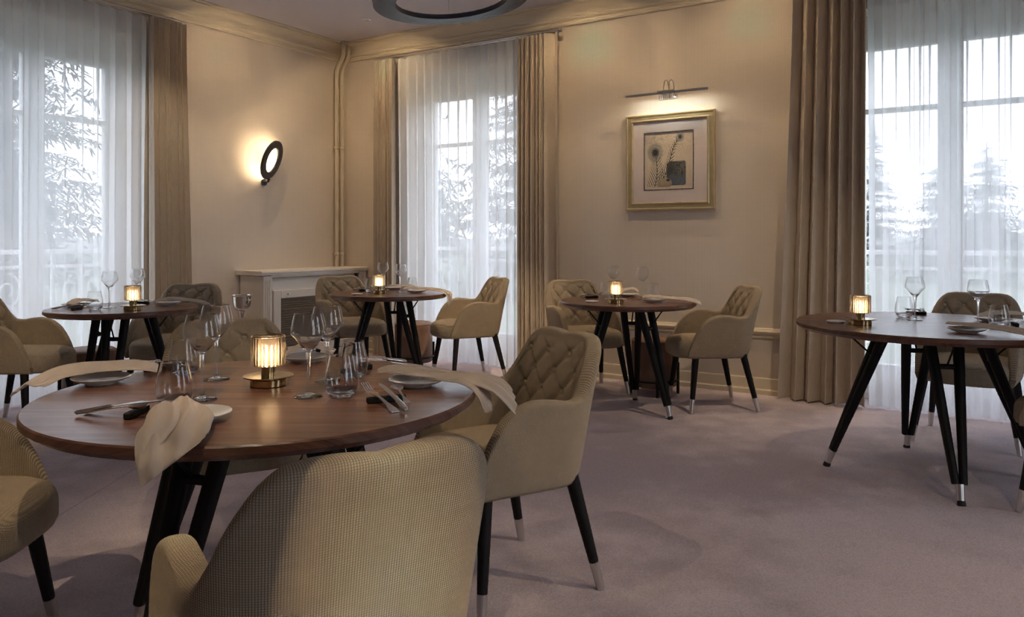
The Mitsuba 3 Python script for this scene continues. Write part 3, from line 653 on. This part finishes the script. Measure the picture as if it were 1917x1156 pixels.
for x, y, az, lab in ((3.643, -.40, 10, 'round brown leather pouf against the wall under the picture'), (1.37, -.50, 25, 'round brown leather pouf in front of the window beside the corner'), (.56, -3.0, 40, 'round brown pouf under the small table at the left window')):
    spawn(POUF, 'pouf', place(x, y, 0, az), lab, 'pouf', 'round leather poufs beside the tables')
def bucket():
    k = numbered('wine_bucket'); tag(k, 'silver wine bucket on a slim stand left of the radiator cover', 'wine bucket')
    Mw = place(.88, -1.99, 0)
    put(child(k, 'bowl'), ply(lathe([tuple(q) for q in smoothprof([(0, .615), (.030, .617), (.052, .630), (.066, .665), (.072, .725), (.079, .735)], 26)]+[(.079, .738), (.074, .737)]+[tuple(q) for q in smoothprof([(.069, .727), (.062, .668), (.048, .636), (.0, .624)], 20)], 48), 'silver', 40), Mw)
    put(child(k, 'stem'), ply(lathe([(0, .0), (.11, .0), (.11, .008)]+[tuple(q) for q in smoothprof([(.03, .02), (.012, .06), (.011, .3), (.012, .55), (.022, .60), (.030, .615)], 30)]+[(0, .616)], 36), 'silver', 40), Mw)
    for s in (-1, 1): put(child(k, 'handle'), ply(tube([(s*(.076+.014*math.sin(a)), .018*math.cos(a), .70) for a in np.linspace(0, PI, 14)], .0035, 8), 'silver', 40), Mw)
bucket()

# ------------------------------------------------------------------ tableware templates (origin on the table top)
def wine_glass():
    p = {}; zb, zw, H = .126, .173, .226
    out = [(.0105, zb-.003), (.015, zb+.003), (.0265, zb+.019), (.0385, zb+.035), (.0462, zw-.005), (.0482, zw), (.0478, zw+.006)]+[tuple(q) for q in smoothprof([(.0470, zw+.012), (.0435, zw+.030), (.0378, H)], 10)]
    p['bowl'] = ply(lathe([(0, zb-.0035)]+out+[(.0372, H+.0005), (.0368, H)]+[(r_-.0009, z_) for r_, z_ in out[::-1] if z_ > zb+.01]+[(.010, zb+.004), (0, zb+.0025)], 72), 'crystal', 22)
    p['stem'] = ply(lathe([(0, 0), (.0375, 0), (.0390, .0008)]+[tuple(q) for q in smoothprof([(.0385, .0018), (.036, .0035), (.016, .0060), (.0070, .012), (.0046, .03), (.0044, .06), (.0052, .09), (.0078, .115), (.0104, zb-.0042)], 30)]+[(0, zb-.004)], 44), 'crystal', 50)
    return p
def tumbler():
    out = smoothprof([(.024, 0), (.034, .006), (.0425, .024), (.0455, .042), (.0440, .060), (.0385, .086), (.0325, .112)], 30)
    return {'body': ply(lathe([(0, 0), (.0235, 0)]+[tuple(q) for q in out[1:]]+[(.0320, .1125), (.0315, .112)]+[(r_-.0011, z_) for r_, z_ in out[::-1] if z_ > .018]+[(.030, .0145), (.018, .0125), (0, .012)], 72), 'crystal', 60)}
def table_lamp():
    p = {}
    p['base'] = ply(lathe([(0, 0), (.050, 0), (.052, .002), (.052, .020), (.049, .022), (.049, .026), (.0705, .0265), (.0715, .028), (.0705, .030), (.024, .0305), (0, .0305)], 72), 'brass', 25)
    p['stem'] = ply(lathe([(0, .030), (.020, .030), (.020, .056), (.040, .058), (.040, .062), (0, .062)], 40), 'brass', 25)
    n = 192; a = np.linspace(0, 2*PI, n, endpoint=False); fl = np.abs(np.cos(a*14))
    zs = np.array([.060, .0615, .070, .136, .1425, .144]); k = np.array([-.002, 0, 0, 0, 0, -.002])
    ro = .0455+.0032*fl; V = [np.column_stack([(ro+kk)*np.cos(a), (ro+kk)*np.sin(a), np.full(n, z)]) for z, kk in zip(zs, k)]
    ri = np.full(n, .0405); V += [np.column_stack([ri*np.cos(a), ri*np.sin(a), np.full(n, z)]) for z in (.144, .070, .060)]
    sh = mesh(np.concatenate(V), grid_faces(len(V), n, wrap_n=True, wrap_m=True))
    if sh.volume < 0: sh.invert()
    p['shade'] = ply(sh, 'smoked_glass', 30)
    rim = tube([((.0455)*math.cos(b), (.0455)*math.sin(b), .1448) for b in np.linspace(0, 2*PI, 64, endpoint=False)], .0016, 6, True)
    p['rim'] = ply(rim, 'brass', True)
    p['unseen_sleeve'] = ply(lathe([(.0385, .0635), (.0385, .139)], 40), 'frosted_glass', True)  # unseen inner tube, placed to spread the bulb glow through the shade
    p['bulb'] = ply(lathe(smoothprof([(0, .118), (.008, .116), (.012, .108), (.0125, .085), (.010, .066), (0, .0625)], 26), 28), 'lamp_white', 40, emitter=lamp(CANDLE_RADIANCE, np.array([1.0, .79, .56])))
    return p
def plate():
    prof = [(0, .0)]+[(.042, 0), (.044, .003)]+[tuple(q) for q in smoothprof([(.046, .004), (.060, .008), (.074, .014), (.081, .018)], 10)]+[(.0818, .0195), (.081, .0205)]+[tuple(q) for q in smoothprof([(.074, .0170), (.060, .0112), (.046, .0075), (0, .0065)], 12)]
    return {'dish': ply(lathe(prof, 64), 'china', 40)}
def disc(): return {'disc': ply(lathe([(0, 0), (.040, 0), (.045, .004), (.045, .007), (.043, .009), (.035, .0085), (0, .008)], 48), 'marble_disc', 30)}
def outline_solid(pts, zf, th):
    """flat outline (x, y) bent to height zf(y) with thickness th"""
    m = extrude(Polygon(pts).buffer(0), th); m = m.subdivide().subdivide(); m.vertices[:, 2] += zf(m.vertices[:, 1]); return m
TIP, REST = .072, .0
def cut_z(L):  # handle end at y=-.14 on the table, resting at y=0 on the bar, head up in the air
    return lambda y: .0015+.0205*np.clip((y+.135)/.135, 0, 1.6)+.004*np.sin(np.clip((y+.14)/.2, 0, 1)*PI)
def fork_piece():
    L, y0 = .205, -.135
    h = [(-.0105, y0), (.0105, y0), (.0115, y0+.008), (.0090, y0+.022), (.0045, y0+.05), (.0032, y0+.10), (.0040, y0+.115), (.0085, y0+.128), (.0115, y0+.138)]
    tines = []
    for i in range(4):
        x = -.0092+.00613*i; tines.append(Polygon([(x-.0017, y0+.136), (x+.0017, y0+.136), (x+.0009, y0+.203), (x-.0009, y0+.203)]))
    left = [(-a, b) for a, b in h[::-1]][:-2]
    poly = shapely.union_all([Polygon(h+[(.0115, y0+.150), (-.0115, y0+.150)]+left)]+tines).buffer(.0003)
    z = cut_z(L); return outline_solid(poly.exterior.coords, lambda y: z(y)+.009*np.clip((y-.0)/.07, 0, 1)**1.5+(-.006*np.sin(np.clip((y+.0)/.06, 0, 1)*PI)), .0026)
def spoon_piece():
    y0 = -.105
    stem = Polygon([(-.0085, y0), (.0085, y0), (.0095, y0+.006), (.0062, y0+.02), (.0028, y0+.045), (.0024, y0+.10), (-.0024, y0+.10), (-.0028, y0+.045), (-.0062, y0+.02), (-.0095, y0+.006)])
    bowl = shapely.affinity.scale(Point(0, y0+.122).buffer(1, 24), .0165, .026)
    poly = shapely.union_all([stem, bowl])
    m = extrude(poly, .0022)
    for _ in range(3): m = m.subdivide()
    x, y = m.vertices[:, 0], m.vertices[:, 1]; r = (x/.0165)**2+((y-(y0+.122))/.026)**2
    m.vertices[:, 2] += cut_z(0)(y)-.008*np.clip(1-r, 0, 1)+.004; return m
def knife_parts():
    y0 = -.14; z = cut_z(0)
    ys = np.linspace(y0, y0+.088, 20); rr = np.interp(ys-y0, [0, .004, .012, .05, .075, .083, .088], [.004, .0088, .0098, .0078, .0064, .0082, .0045])
    hd = tube(np.column_stack([ys*0, ys, z(ys)+.007]), rr, 14); hd.vertices[:, 2] = (hd.vertices[:, 2]-(z(hd.vertices[:, 1])+.007))*.62+z(hd.vertices[:, 1])+.0068
    bl = [(-.0055, y0+.086), (.0055, y0+.086), (.0078, y0+.10), (.0085, y0+.18), (.005, y0+.205), (-.001, y0+.215), (-.0055, y0+.20)]
    return hd, outline_solid(bl, lambda y: z(y)+.0035, .0018)
kh, kb = knife_parts()
FORK = {'body': ply(fork_piece(), 'silver', 30)}; SPOON = {'body': ply(spoon_piece(), 'silver', 40)}
KNIFE = {'handle': ply(kh, 'silver', 40), 'blade': ply(kb, 'steel', 30)}
REST_T = {'bar': ply(cbox((-.052, -.009, 0), (.052, .009, .0165), .003), 'black_lacquer', 30)}
TT = .7502
WINE_N, TUMB_N = wine_glass(), tumbler()
LAMP, PLATE, DISC = table_lamp(), plate(), disc()
TN = {'T1': 'the large front table', 'T2': 'the large right table', 'T3': 'the table under the picture', 'T4': 'the table by the radiator cover', 'T5': 'the table at the left window'}
def at_table(t, tpl, name, items, cat, group):
    for it in items:
        x, y, az, lab = it; spawn(tpl, name, place(x, y, TT, az), lab, cat, group)
for t, (x, y) in {'T1': (4.068, -4.417), 'T2': (5.283, -1.771), 'T3': (3.725, -1.27), 'T4': (1.805, -1.443), 'T5': (1.50, -3.26)}.items():
    spawn(LAMP, 'table_lamp', place(x, y, TT, 20), f'glowing ribbed glass lamp on a brass base on {TN[t]}', 'table lamp', 'ribbed glass table lamps')
for t, (x, y) in {'T2': (5.162, -1.733), 'T3': (3.554, -1.278), 'T4': (1.742, -1.617)}.items():
    spawn(DISC, 'coaster', place(x, y, TT), f'small white disc coaster beside the lamp on {TN[t]}', 'coaster', 'white disc coasters')
WINE = {
 'T1': [(4.081, -4.647, 'wine glass nearest the front table napkin, left of the lamp'), (3.860, -4.438, 'wine glass far left of the lamp on the front table, behind another glass'), (4.288, -4.466, 'nearer wine glass right of the lamp on the front table'), (4.164, -4.277, 'farther wine glass right of the lamp on the front table')],
 'T2': [(5.493, -1.402, 'wine glass beside a tumbler, right of the lamp on the large right table'), (5.778, -1.540, 'wine glass behind the napkin on the large right table')],
 'T3': [(3.495, -.80, 'wine glass directly behind the lamp on the table under the picture'), (3.753, -.885, 'wine glass right of the lamp on the table under the picture')],
 'T4': [(1.52, -1.08, 'wine glass behind the lamp on the table by the radiator cover'), (1.889, -1.286, 'wine glass right of the lamp on the table by the radiator cover')],
 'T5': [(1.245, -3.256, 'wine glass left of the lamp on the table at the left window'), (1.03, -2.94, 'wine glass behind the lamp on the table at the left window')]}
for t, its in WINE.items():
    for x, y, lab in its: spawn(WINE_N, 'wine_glass', place(x, y, TT), lab, 'wine glass', 'stemmed wine glasses')
TUM = {
 'T1': [(4.084, -4.730, 'rounded tumbler beside the draped napkin on the front table'), (3.712, -4.446, 'rounded tumbler at the far left of the front table'), (4.364, -4.418, 'rounded tumbler right of the lamp on the front table, nearer the viewer'), (4.188, -4.193, 'rounded tumbler behind the other one, right of the front table lamp')],
 'T2': [(5.43, -1.28, 'rounded tumbler left of its wine glass on the large right table'), (5.865, -1.565, 'rounded tumbler beside the napkin on the large right table')],
 'T3': [(3.50, -.95, 'rounded tumbler left of the lamp on the table under the picture'), (3.80, -.80, 'rounded tumbler right of the lamp on the table under the picture')],
 'T4': [(1.625, -1.347, 'rounded tumbler left of the lamp on the table by the radiator cover'), (1.87, -1.12, 'rounded tumbler right of the lamp on the table by the radiator cover')],
 'T5': [(1.307, -3.383, 'rounded tumbler left of the lamp on the table at the left window')]}
for t, its in TUM.items():
    for x, y, lab in its: spawn(TUMB_N, 'tumbler', place(x, y, TT), lab, 'tumbler', 'rounded tumblers')
PL = {
 'T1': [(4.434, -4.185, 'small plate under the napkin at the right of the front table'), (3.625, -4.659, 'small plate under the long napkin at the left of the front table'), (3.824, -4.052, 'small plate with a rolled napkin at the back of the front table'), (4.269, -4.80, 'small plate under the napkin hanging over the near edge')],
 'T2': [(5.741, -1.865, 'small plate under the near napkin on the large right table'), (5.83, -1.25, 'small plate under the far napkin on the large right table')],
 'T3': [(3.56, -.70, 'small plate with a rolled napkin behind the lamp under the picture'), (3.905, -1.055, 'small plate under the hanging napkin on the table under the picture')],
 'T4': [(1.60, -1.02, 'small plate at the back of the table by the radiator cover'), (1.99, -1.22, 'small plate under the napkin on the table by the radiator cover')],
 'T5': [(1.00, -3.33, 'small plate under the napkin at the left of the left window table'), (1.36, -2.94, 'small plate under the napkin at the right of the left window table')]}
for t, its in PL.items():
    for x, y, lab in its: spawn(PLATE, 'plate', place(x, y, TT), lab, 'plate', 'small white side plates')
# cutlery: rest position, azimuth of the handles, where
CUT = [
 ('T1', 4.512, -4.405, -31, 'right of the lamp on the front table', 'fks'), ('T1', 4.087, -4.03, 60, 'at the back right of the front table', 'fks'),
 ('T1', 4.105, -4.845, 213, 'at the near left of the front table', 'fks'), ('T1', 3.575, -4.435, 152, 'at the far left of the front table', 'fks'),
 ('T2', 5.47, -1.06, 85, 'at the back of the large right table', 'fks'), ('T2', 5.93, -1.42, 10, 'at the right of the large right table', 'fks'),
 ('T3', 3.40, -.97, 150, 'at the left of the table under the picture', 'fks'), ('T3', 3.87, -.83, 22, 'at the right of the table under the picture', 'fks'),
 ('T4', 1.51, -1.29, 168, 'at the left of the table by the radiator cover', 'fks'),
 ('T5', 1.20, -3.43, 214, 'at the near left of the left window table', 'fks'), ('T5', 1.15, -2.985, 110, 'behind the lamp on the left window table', 'fks')]
for t, x, y, az, where, kinds in CUT:
    Mr = place(x, y, TT, az+90)
    spawn(REST_T, 'cutlery_rest', Mr, 'black cutlery rest bar '+where, 'cutlery rest', 'black cutlery rests')
    spawn(FORK, 'fork', Mr @ T().translate([-.033, 0, 0]).rotate([0, 0, 1], 6), 'silver fork '+where, 'fork', 'silver forks')
    spawn(KNIFE, 'knife', Mr @ T().translate([.002, -.006, 0]).rotate([0, 0, 1], 1), 'silver knife '+where, 'knife', 'silver knives')
    spawn(SPOON, 'spoon', Mr @ T().translate([.034, .004, 0]).rotate([0, 0, 1], -6), 'silver spoon '+where, 'spoon', 'silver spoons')

# ------------------------------------------------------------------ napkins
def napkin(path, width, label, group='linen napkins on the tables', thick=.010, ripple=.006, nrip=3, seed=0, skew=None, N=60, Mc=25, parent=None):
    P = np.array(path, float); s = np.r_[0, np.cumsum(np.linalg.norm(np.diff(P, axis=0), axis=1))]; s /= s[-1]
    q = np.linspace(0, 1, N); C = np.column_stack([PchipInterpolator(s, P[:, k])(q) for k in range(3)])
    W = PchipInterpolator(np.linspace(0, 1, len(width)), width)(q)
    tan = np.gradient(C, axis=0); tan /= np.linalg.norm(tan, axis=1, keepdims=True)
    side = np.array([np.cross(t_, [0, 0, 1.0]) for t_ in tan]); hz = np.linalg.norm(side, axis=1)
    d0 = np.cross(P[-1]-P[0], [0, 0, 1.0]); d0 /= np.linalg.norm(d0)
    side = np.where(hz[:, None] > .15, side/np.maximum(hz[:, None], 1e-9), d0); side = 0.5*side+.5*d0; side /= np.linalg.norm(side, axis=1, keepdims=True)
    nrm = np.cross(side, tan); nrm /= np.linalg.norm(nrm, axis=1, keepdims=True); nrm[nrm[:, 2] < -.1] *= -1
    c = np.linspace(-1, 1, Mc)
    fade = np.clip(q*3+.3, 0, 1)[:, None]
    rip = ripple*np.cos(c[None, :]*PI*nrip+seed+.8*np.sin(q*4+seed)[:, None])*fade*(1-c[None, :]**4*.6)+.003*np.sin(q*9+seed)[:, None]
    prof = thick*(1-np.abs(c)**3)[None, :]+rip
    up = C[:, None]+side[:, None]*(c[None, :, None]*W[:, None, None])+nrm[:, None]*np.maximum(prof, .002)[..., None]
    sk = np.zeros(N) if skew is None else np.interp(q, [0, .7, 1], [0, 0, 1])*1.0
    if skew: up += tan[:, None]*(sk[:, None]*skew*c[None, :])[..., None]
    lo = up-nrm[:, None]*(.0025+.002*(1-np.abs(c)))[None, :, None]
    V = np.concatenate([up, lo[:, ::-1]], 1); m2 = V.shape[1]
    f = grid_faces(N, m2, wrap_m=True); caps = []
    for b, rev in ((0, 0), ((N-1)*m2, 1)):
        for j in range(Mc-1):
            x = [[b+j, b+j+1, b+m2-2-j], [b+j, b+m2-2-j, b+m2-1-j]]; caps += [k[::-1] if rev else k for k in x]
    m = mesh(V.reshape(-1, 3), np.vstack([f, caps])); trimesh.repair.fix_normals(m)
    if parent: put(child(parent, 'fold'), ply(m, 'linen', True)); return
    k = numbered('napkin'); put(k, ply(m, 'linen', True)); tag(k, label, 'napkin', group); return k
z = .75
nk2 = napkin([(4.295, -4.185, z+.022), (4.36, -4.18, z+.031), (4.44, -4.165, z+.032), (4.53, -4.145, z+.026), (4.60, -4.132, z+.022), (4.665, -4.125, z+.010), (4.715, -4.12, z-.025)], [.022, .040, .046, .046, .052, .056, .034], 'long pleated napkin draped over the right edge of the front table', thick=.016, nrip=4, skew=.045)
napkin([(4.46, -4.185, z+.026), (4.56, -4.168, z+.024), (4.625, -4.165, z+.014), (4.662, -4.168, z-.012), (4.672, -4.170, z-.05)], [.012, .026, .030, .030, .018], '', nrip=1.5, seed=3, ripple=.004, parent=nk2)
napkin([(3.655, -4.505, z+.014), (3.615, -4.585, z+.034), (3.585, -4.665, z+.038), (3.565, -4.735, z+.030), (3.555, -4.79, z+.012), (3.560, -4.835, z-.004)], [.016, .045, .060, .060, .052, .036], 'long napkin over the left edge of the front table', thick=.022, nrip=2, skew=.035, seed=1)
nk = napkin([(4.19, -4.775, z+.032), (4.25, -4.82, z+.036), (4.33, -4.875, z+.030), (4.40, -4.938, z+.020), (4.440, -4.970, z+.013), (4.461, -4.990, z-.008), (4.464, -4.994, z-.018), (4.465, -4.995, z-.026)], [.016, .032, .050, .062, .067, .067, .062, .054], 'napkin hanging over the near edge of the front table', nrip=2.5, seed=2, ripple=.007, skew=.04)
napkin([(4.235, -4.855, z+.045), (4.30, -4.90, z+.050), (4.37, -4.955, z+.036), (4.405, -4.995, z+.024), (4.424, -5.013, z+.002), (4.428, -5.018, z-.014), (4.429, -5.020, z-.026)], [.006, .020, .030, .034, .034, .030, .012], '', nrip=1.5, seed=4, ripple=.003, skew=.03, parent=nk)
napkin([(3.765, -4.075, z+.026), (3.80, -4.05, z+.048), (3.835, -4.03, z+.056), (3.875, -4.01, z+.044), (3.90, -3.99, z+.028)], [.03, .04, .045, .04, .03], 'rolled napkin on the plate at the back of the front table', nrip=2, seed=3)
napkin([(5.665, -1.77, z+.028), (5.75, -1.83, z+.030), (5.87, -1.90, z+.026), (5.99, -1.99, z+.020), (6.07, -2.06, z-.012), (6.10, -2.09, z-.06)], [.025, .045, .05, .055, .06, .04], 'striped-looking pleated napkin over the near edge of the large right table', nrip=5, seed=4, skew=.04)
napkin([(5.77, -1.25, z+.024), (5.84, -1.21, z+.036), (5.93, -1.15, z+.034), (6.03, -1.10, z+.022), (6.12, -1.06, z+.010)], [.03, .045, .05, .05, .035], 'folded napkin at the far right of the large right table', nrip=3, seed=5)
napkin([(3.51, -.735, z+.016), (3.54, -.70, z+.045), (3.58, -.68, z+.055), (3.62, -.67, z+.030)], [.028, .045, .045, .03], 'rolled napkin behind the lamp on the table under the picture', nrip=2, seed=6)
napkin([(3.825, -1.05, z+.028), (3.92, -1.03, z+.032), (4.02, -1.02, z+.026), (4.10, -1.015, z+.020), (4.165, -1.01, z+.012), (4.20, -1.008, z+.004)], [.03, .045, .045, .05, .062, .05], 'pleated napkin over the right edge of the table under the picture', nrip=4, seed=7, skew=.03)
napkin([(1.55, -1.06, z+.022), (1.61, -1.00, z+.030), (1.69, -.965, z+.026), (1.78, -.94, z+.012)], [.03, .045, .045, .03], 'folded napkin at the back of the table by the radiator cover', nrip=2, seed=8)
napkin([(1.895, -1.245, z+.026), (1.99, -1.215, z+.034), (2.10, -1.20, z+.028), (2.20, -1.19, z+.020), (2.272, -1.188, z+.010), (2.296, -1.188, z-.018), (2.302, -1.188, z-.06)], [.03, .045, .045, .05, .055, .05, .03], 'pleated napkin over the window side edge of the table by the radiator', nrip=3, seed=9, skew=.03)
napkin([(1.06, -3.40, z+.018), (1.01, -3.33, z+.036), (.96, -3.24, z+.030), (.91, -3.15, z+.016)], [.02, .045, .045, .03], 'folded napkin at the left of the table at the left window', nrip=2, seed=10)
napkin([(1.30, -3.0, z+.024), (1.36, -2.93, z+.034), (1.44, -2.86, z+.028), (1.52, -2.81, z+.016), (1.57, -2.78, z-.02)], [.025, .045, .045, .04, .02], 'folded napkin at the right of the table at the left window', nrip=3, seed=11)

# ------------------------------------------------------------------ outside
structure('lawn', ply(cbox((-90, .9, -.75), (90, 120, -.6), .001), 'lawn'), 'misty lawn beyond the far wall')
structure('lawn', ply(join(cbox((-90, -60, -.75), (-1.0, .9, -.6), .001), cbox((-1, -60, -.75), (X1+.9, Y1-.9, -.6), .001), cbox((X1+.9, -60, -.75), (60, .9, -.6), .001)), 'lawn'), 'misty lawn around the other sides of the house')
structure('balcony_floor_1', ply(join(cbox((-.3, .352, -.3), (X1, .9, -.02)), cbox((-.95, -8, -.3), (-.352, .9, -.02))), 'pavement'), 'pale stone balcony ledge outside the windows')
def conifer(seed, H, Rm):
    r = np.random.default_rng(seed); tiers = 34; vs, fs = [], []; wood = [tube([(0, 0, 0), (.05*H*.1, 0, H*.5), (0, 0, H)], [H*.018, H*.012, H*.002], 8)]
    nb = 0
    for i in range(tiers):
        f = (i+.5)/tiers; z = H*(.06+.93*f); L = Rm*(1-f)**.75*r.uniform(.8, 1.1)+.1
        for b in range(15):
            a = r.uniform(0, 2*PI); l = L*r.uniform(.55, 1.1); d = np.array([math.cos(a), math.sin(a), 0]); t = np.array([-d[1], d[0], 0])
            droop = r.uniform(.10, .32); n = 20; z += r.uniform(-.02, .02)*H
            for j in range(n):
                s = (j+.6)/n; c = d*l*s+np.array([0, 0, z+.12*l*s-droop*l*s*s]); wdt = l*.19*(1-.55*s)*r.uniform(.5, 1.4); ln = l/n*1.0
                tilt = np.array([0, 0, r.uniform(-.9, .35)])+r.normal(0, .3, 3)
                for sgn in (-1, 1):
                    e = (t*sgn+d*.5+tilt)*wdt; w_ = d*ln*.30
                    base_i = len(vs); vs.extend([c-w_, c+w_, c+w_*.6+e, c-w_*.4+e*.9]); fs.append([base_i, base_i+1, base_i+2]); fs.append([base_i, base_i+2, base_i+3])
    return join(wood), mesh(vs, fs)
CON = [conifer(21, 8.0, 3.6), conifer(22, 10.0, 2.8)]
CON = [{'trunk': ply(w_, 'bark', 40), 'foliage': ply(f_, 'needles')} for w_, f_ in CON]
CON2 = [{'trunk': c['trunk'], 'foliage': {**c['foliage'], 'bsdf': {'type': 'ref', 'id': 'mat_needles_pale'}}} for c in CON]  # same trees with mist tinted into the foliage
def on_ray(px, dist):
    d = np.array([(px-958.5)/1445*math.cos(PSI)-math.sin(PSI), (px-958.5)/1445*math.sin(PSI)+math.cos(PSI)]); return CAM[0]+d[0]*dist, CAM[1]+d[1]*dist
TREES = [  # x, y, scale, template, pale (mist put into the needle colour), label
 (-6.17, 14.0, 1.0, 1, 0, 'tall dark conifer outside, seen through the right half of the corner window'),
 (-15.5, 17.2, 1.4, 0, 1, 'conifer tinted pale for mist outside, seen through the left half of the corner window'),
 (3.9, 30.0, .66, 0, 0, 'low spreading conifer outside, seen at the left of the right hand window'),
 (8.2, 28.0, .80, 0, 0, 'dark layered conifer outside, beside the mullion of the right hand window'),
 (11.0, 36.0, .75, 0, 1, 'conifer tinted pale for mist at the right of the right hand window'),
 (-14, 3.0, 1.15, 1, 0, 'tall dark conifer outside, right part of the left wall window'),
 (-15, -5.0, .95, 0, 0, 'broad dark conifer outside, left part of the left wall window'),
 (-22.0, 0.0, 1.2, 1, 1, 'conifer tinted pale for mist far outside the left wall window'),
]
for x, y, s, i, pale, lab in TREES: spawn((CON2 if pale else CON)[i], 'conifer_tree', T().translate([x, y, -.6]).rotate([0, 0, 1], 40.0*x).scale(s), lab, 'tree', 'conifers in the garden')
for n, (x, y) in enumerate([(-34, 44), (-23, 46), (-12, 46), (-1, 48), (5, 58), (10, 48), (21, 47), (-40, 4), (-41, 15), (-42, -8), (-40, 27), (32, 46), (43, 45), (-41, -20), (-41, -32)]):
    spawn(CON2[n % 2], 'conifer_tree', T().translate([x, y, -.6]).rotate([0, 0, 1], 67.0*n).scale(.95+.12*(n % 3)), 'conifer tinted pale for mist in the row at the end of the lawn', 'tree', 'misty row of conifers at the end of the lawn')
def bare_tree():
    r = np.random.default_rng(5); segs = []
    def grow(p, d, l, rad, lev):
        n = 5; pts = [p]; dd = d.copy()
        for _ in range(n): dd = dd+r.normal(0, .12, 3); dd /= np.linalg.norm(dd); pts.append(pts[-1]+dd*l/n)
        segs.append((np.array(pts), rad, lev))
        if lev < 5:
            for _ in range(3 if lev < 4 else 2):
                q = pts[r.integers(2, n+1)]; nd = dd+r.normal(0, .55, 3)+np.array([0, 0, .15]); nd /= np.linalg.norm(nd); grow(q, nd, l*r.uniform(.6, .8), rad*.55, lev+1)
    grow(np.zeros(3), np.array([0, 0, 1.0]), 2.6, .13, 0)
    k = numbered('bare_tree'); tag(k, 'leafless tree outside at the right of the right hand window', 'tree')
    Mt = T().translate([9.4, 16.0, -.6])
    put(child(k, 'trunk'), ply(join([tube(p, np.linspace(q, q*.6, len(p)), 6) for p, q, l in segs if l < 2]), 'bark', True), Mt)
    put(child(k, 'twigs'), ply(join([tube(p, np.linspace(q, q*.6, len(p)), 4) for p, q, l in segs if l >= 2]), 'bark', True), Mt)
bare_tree()
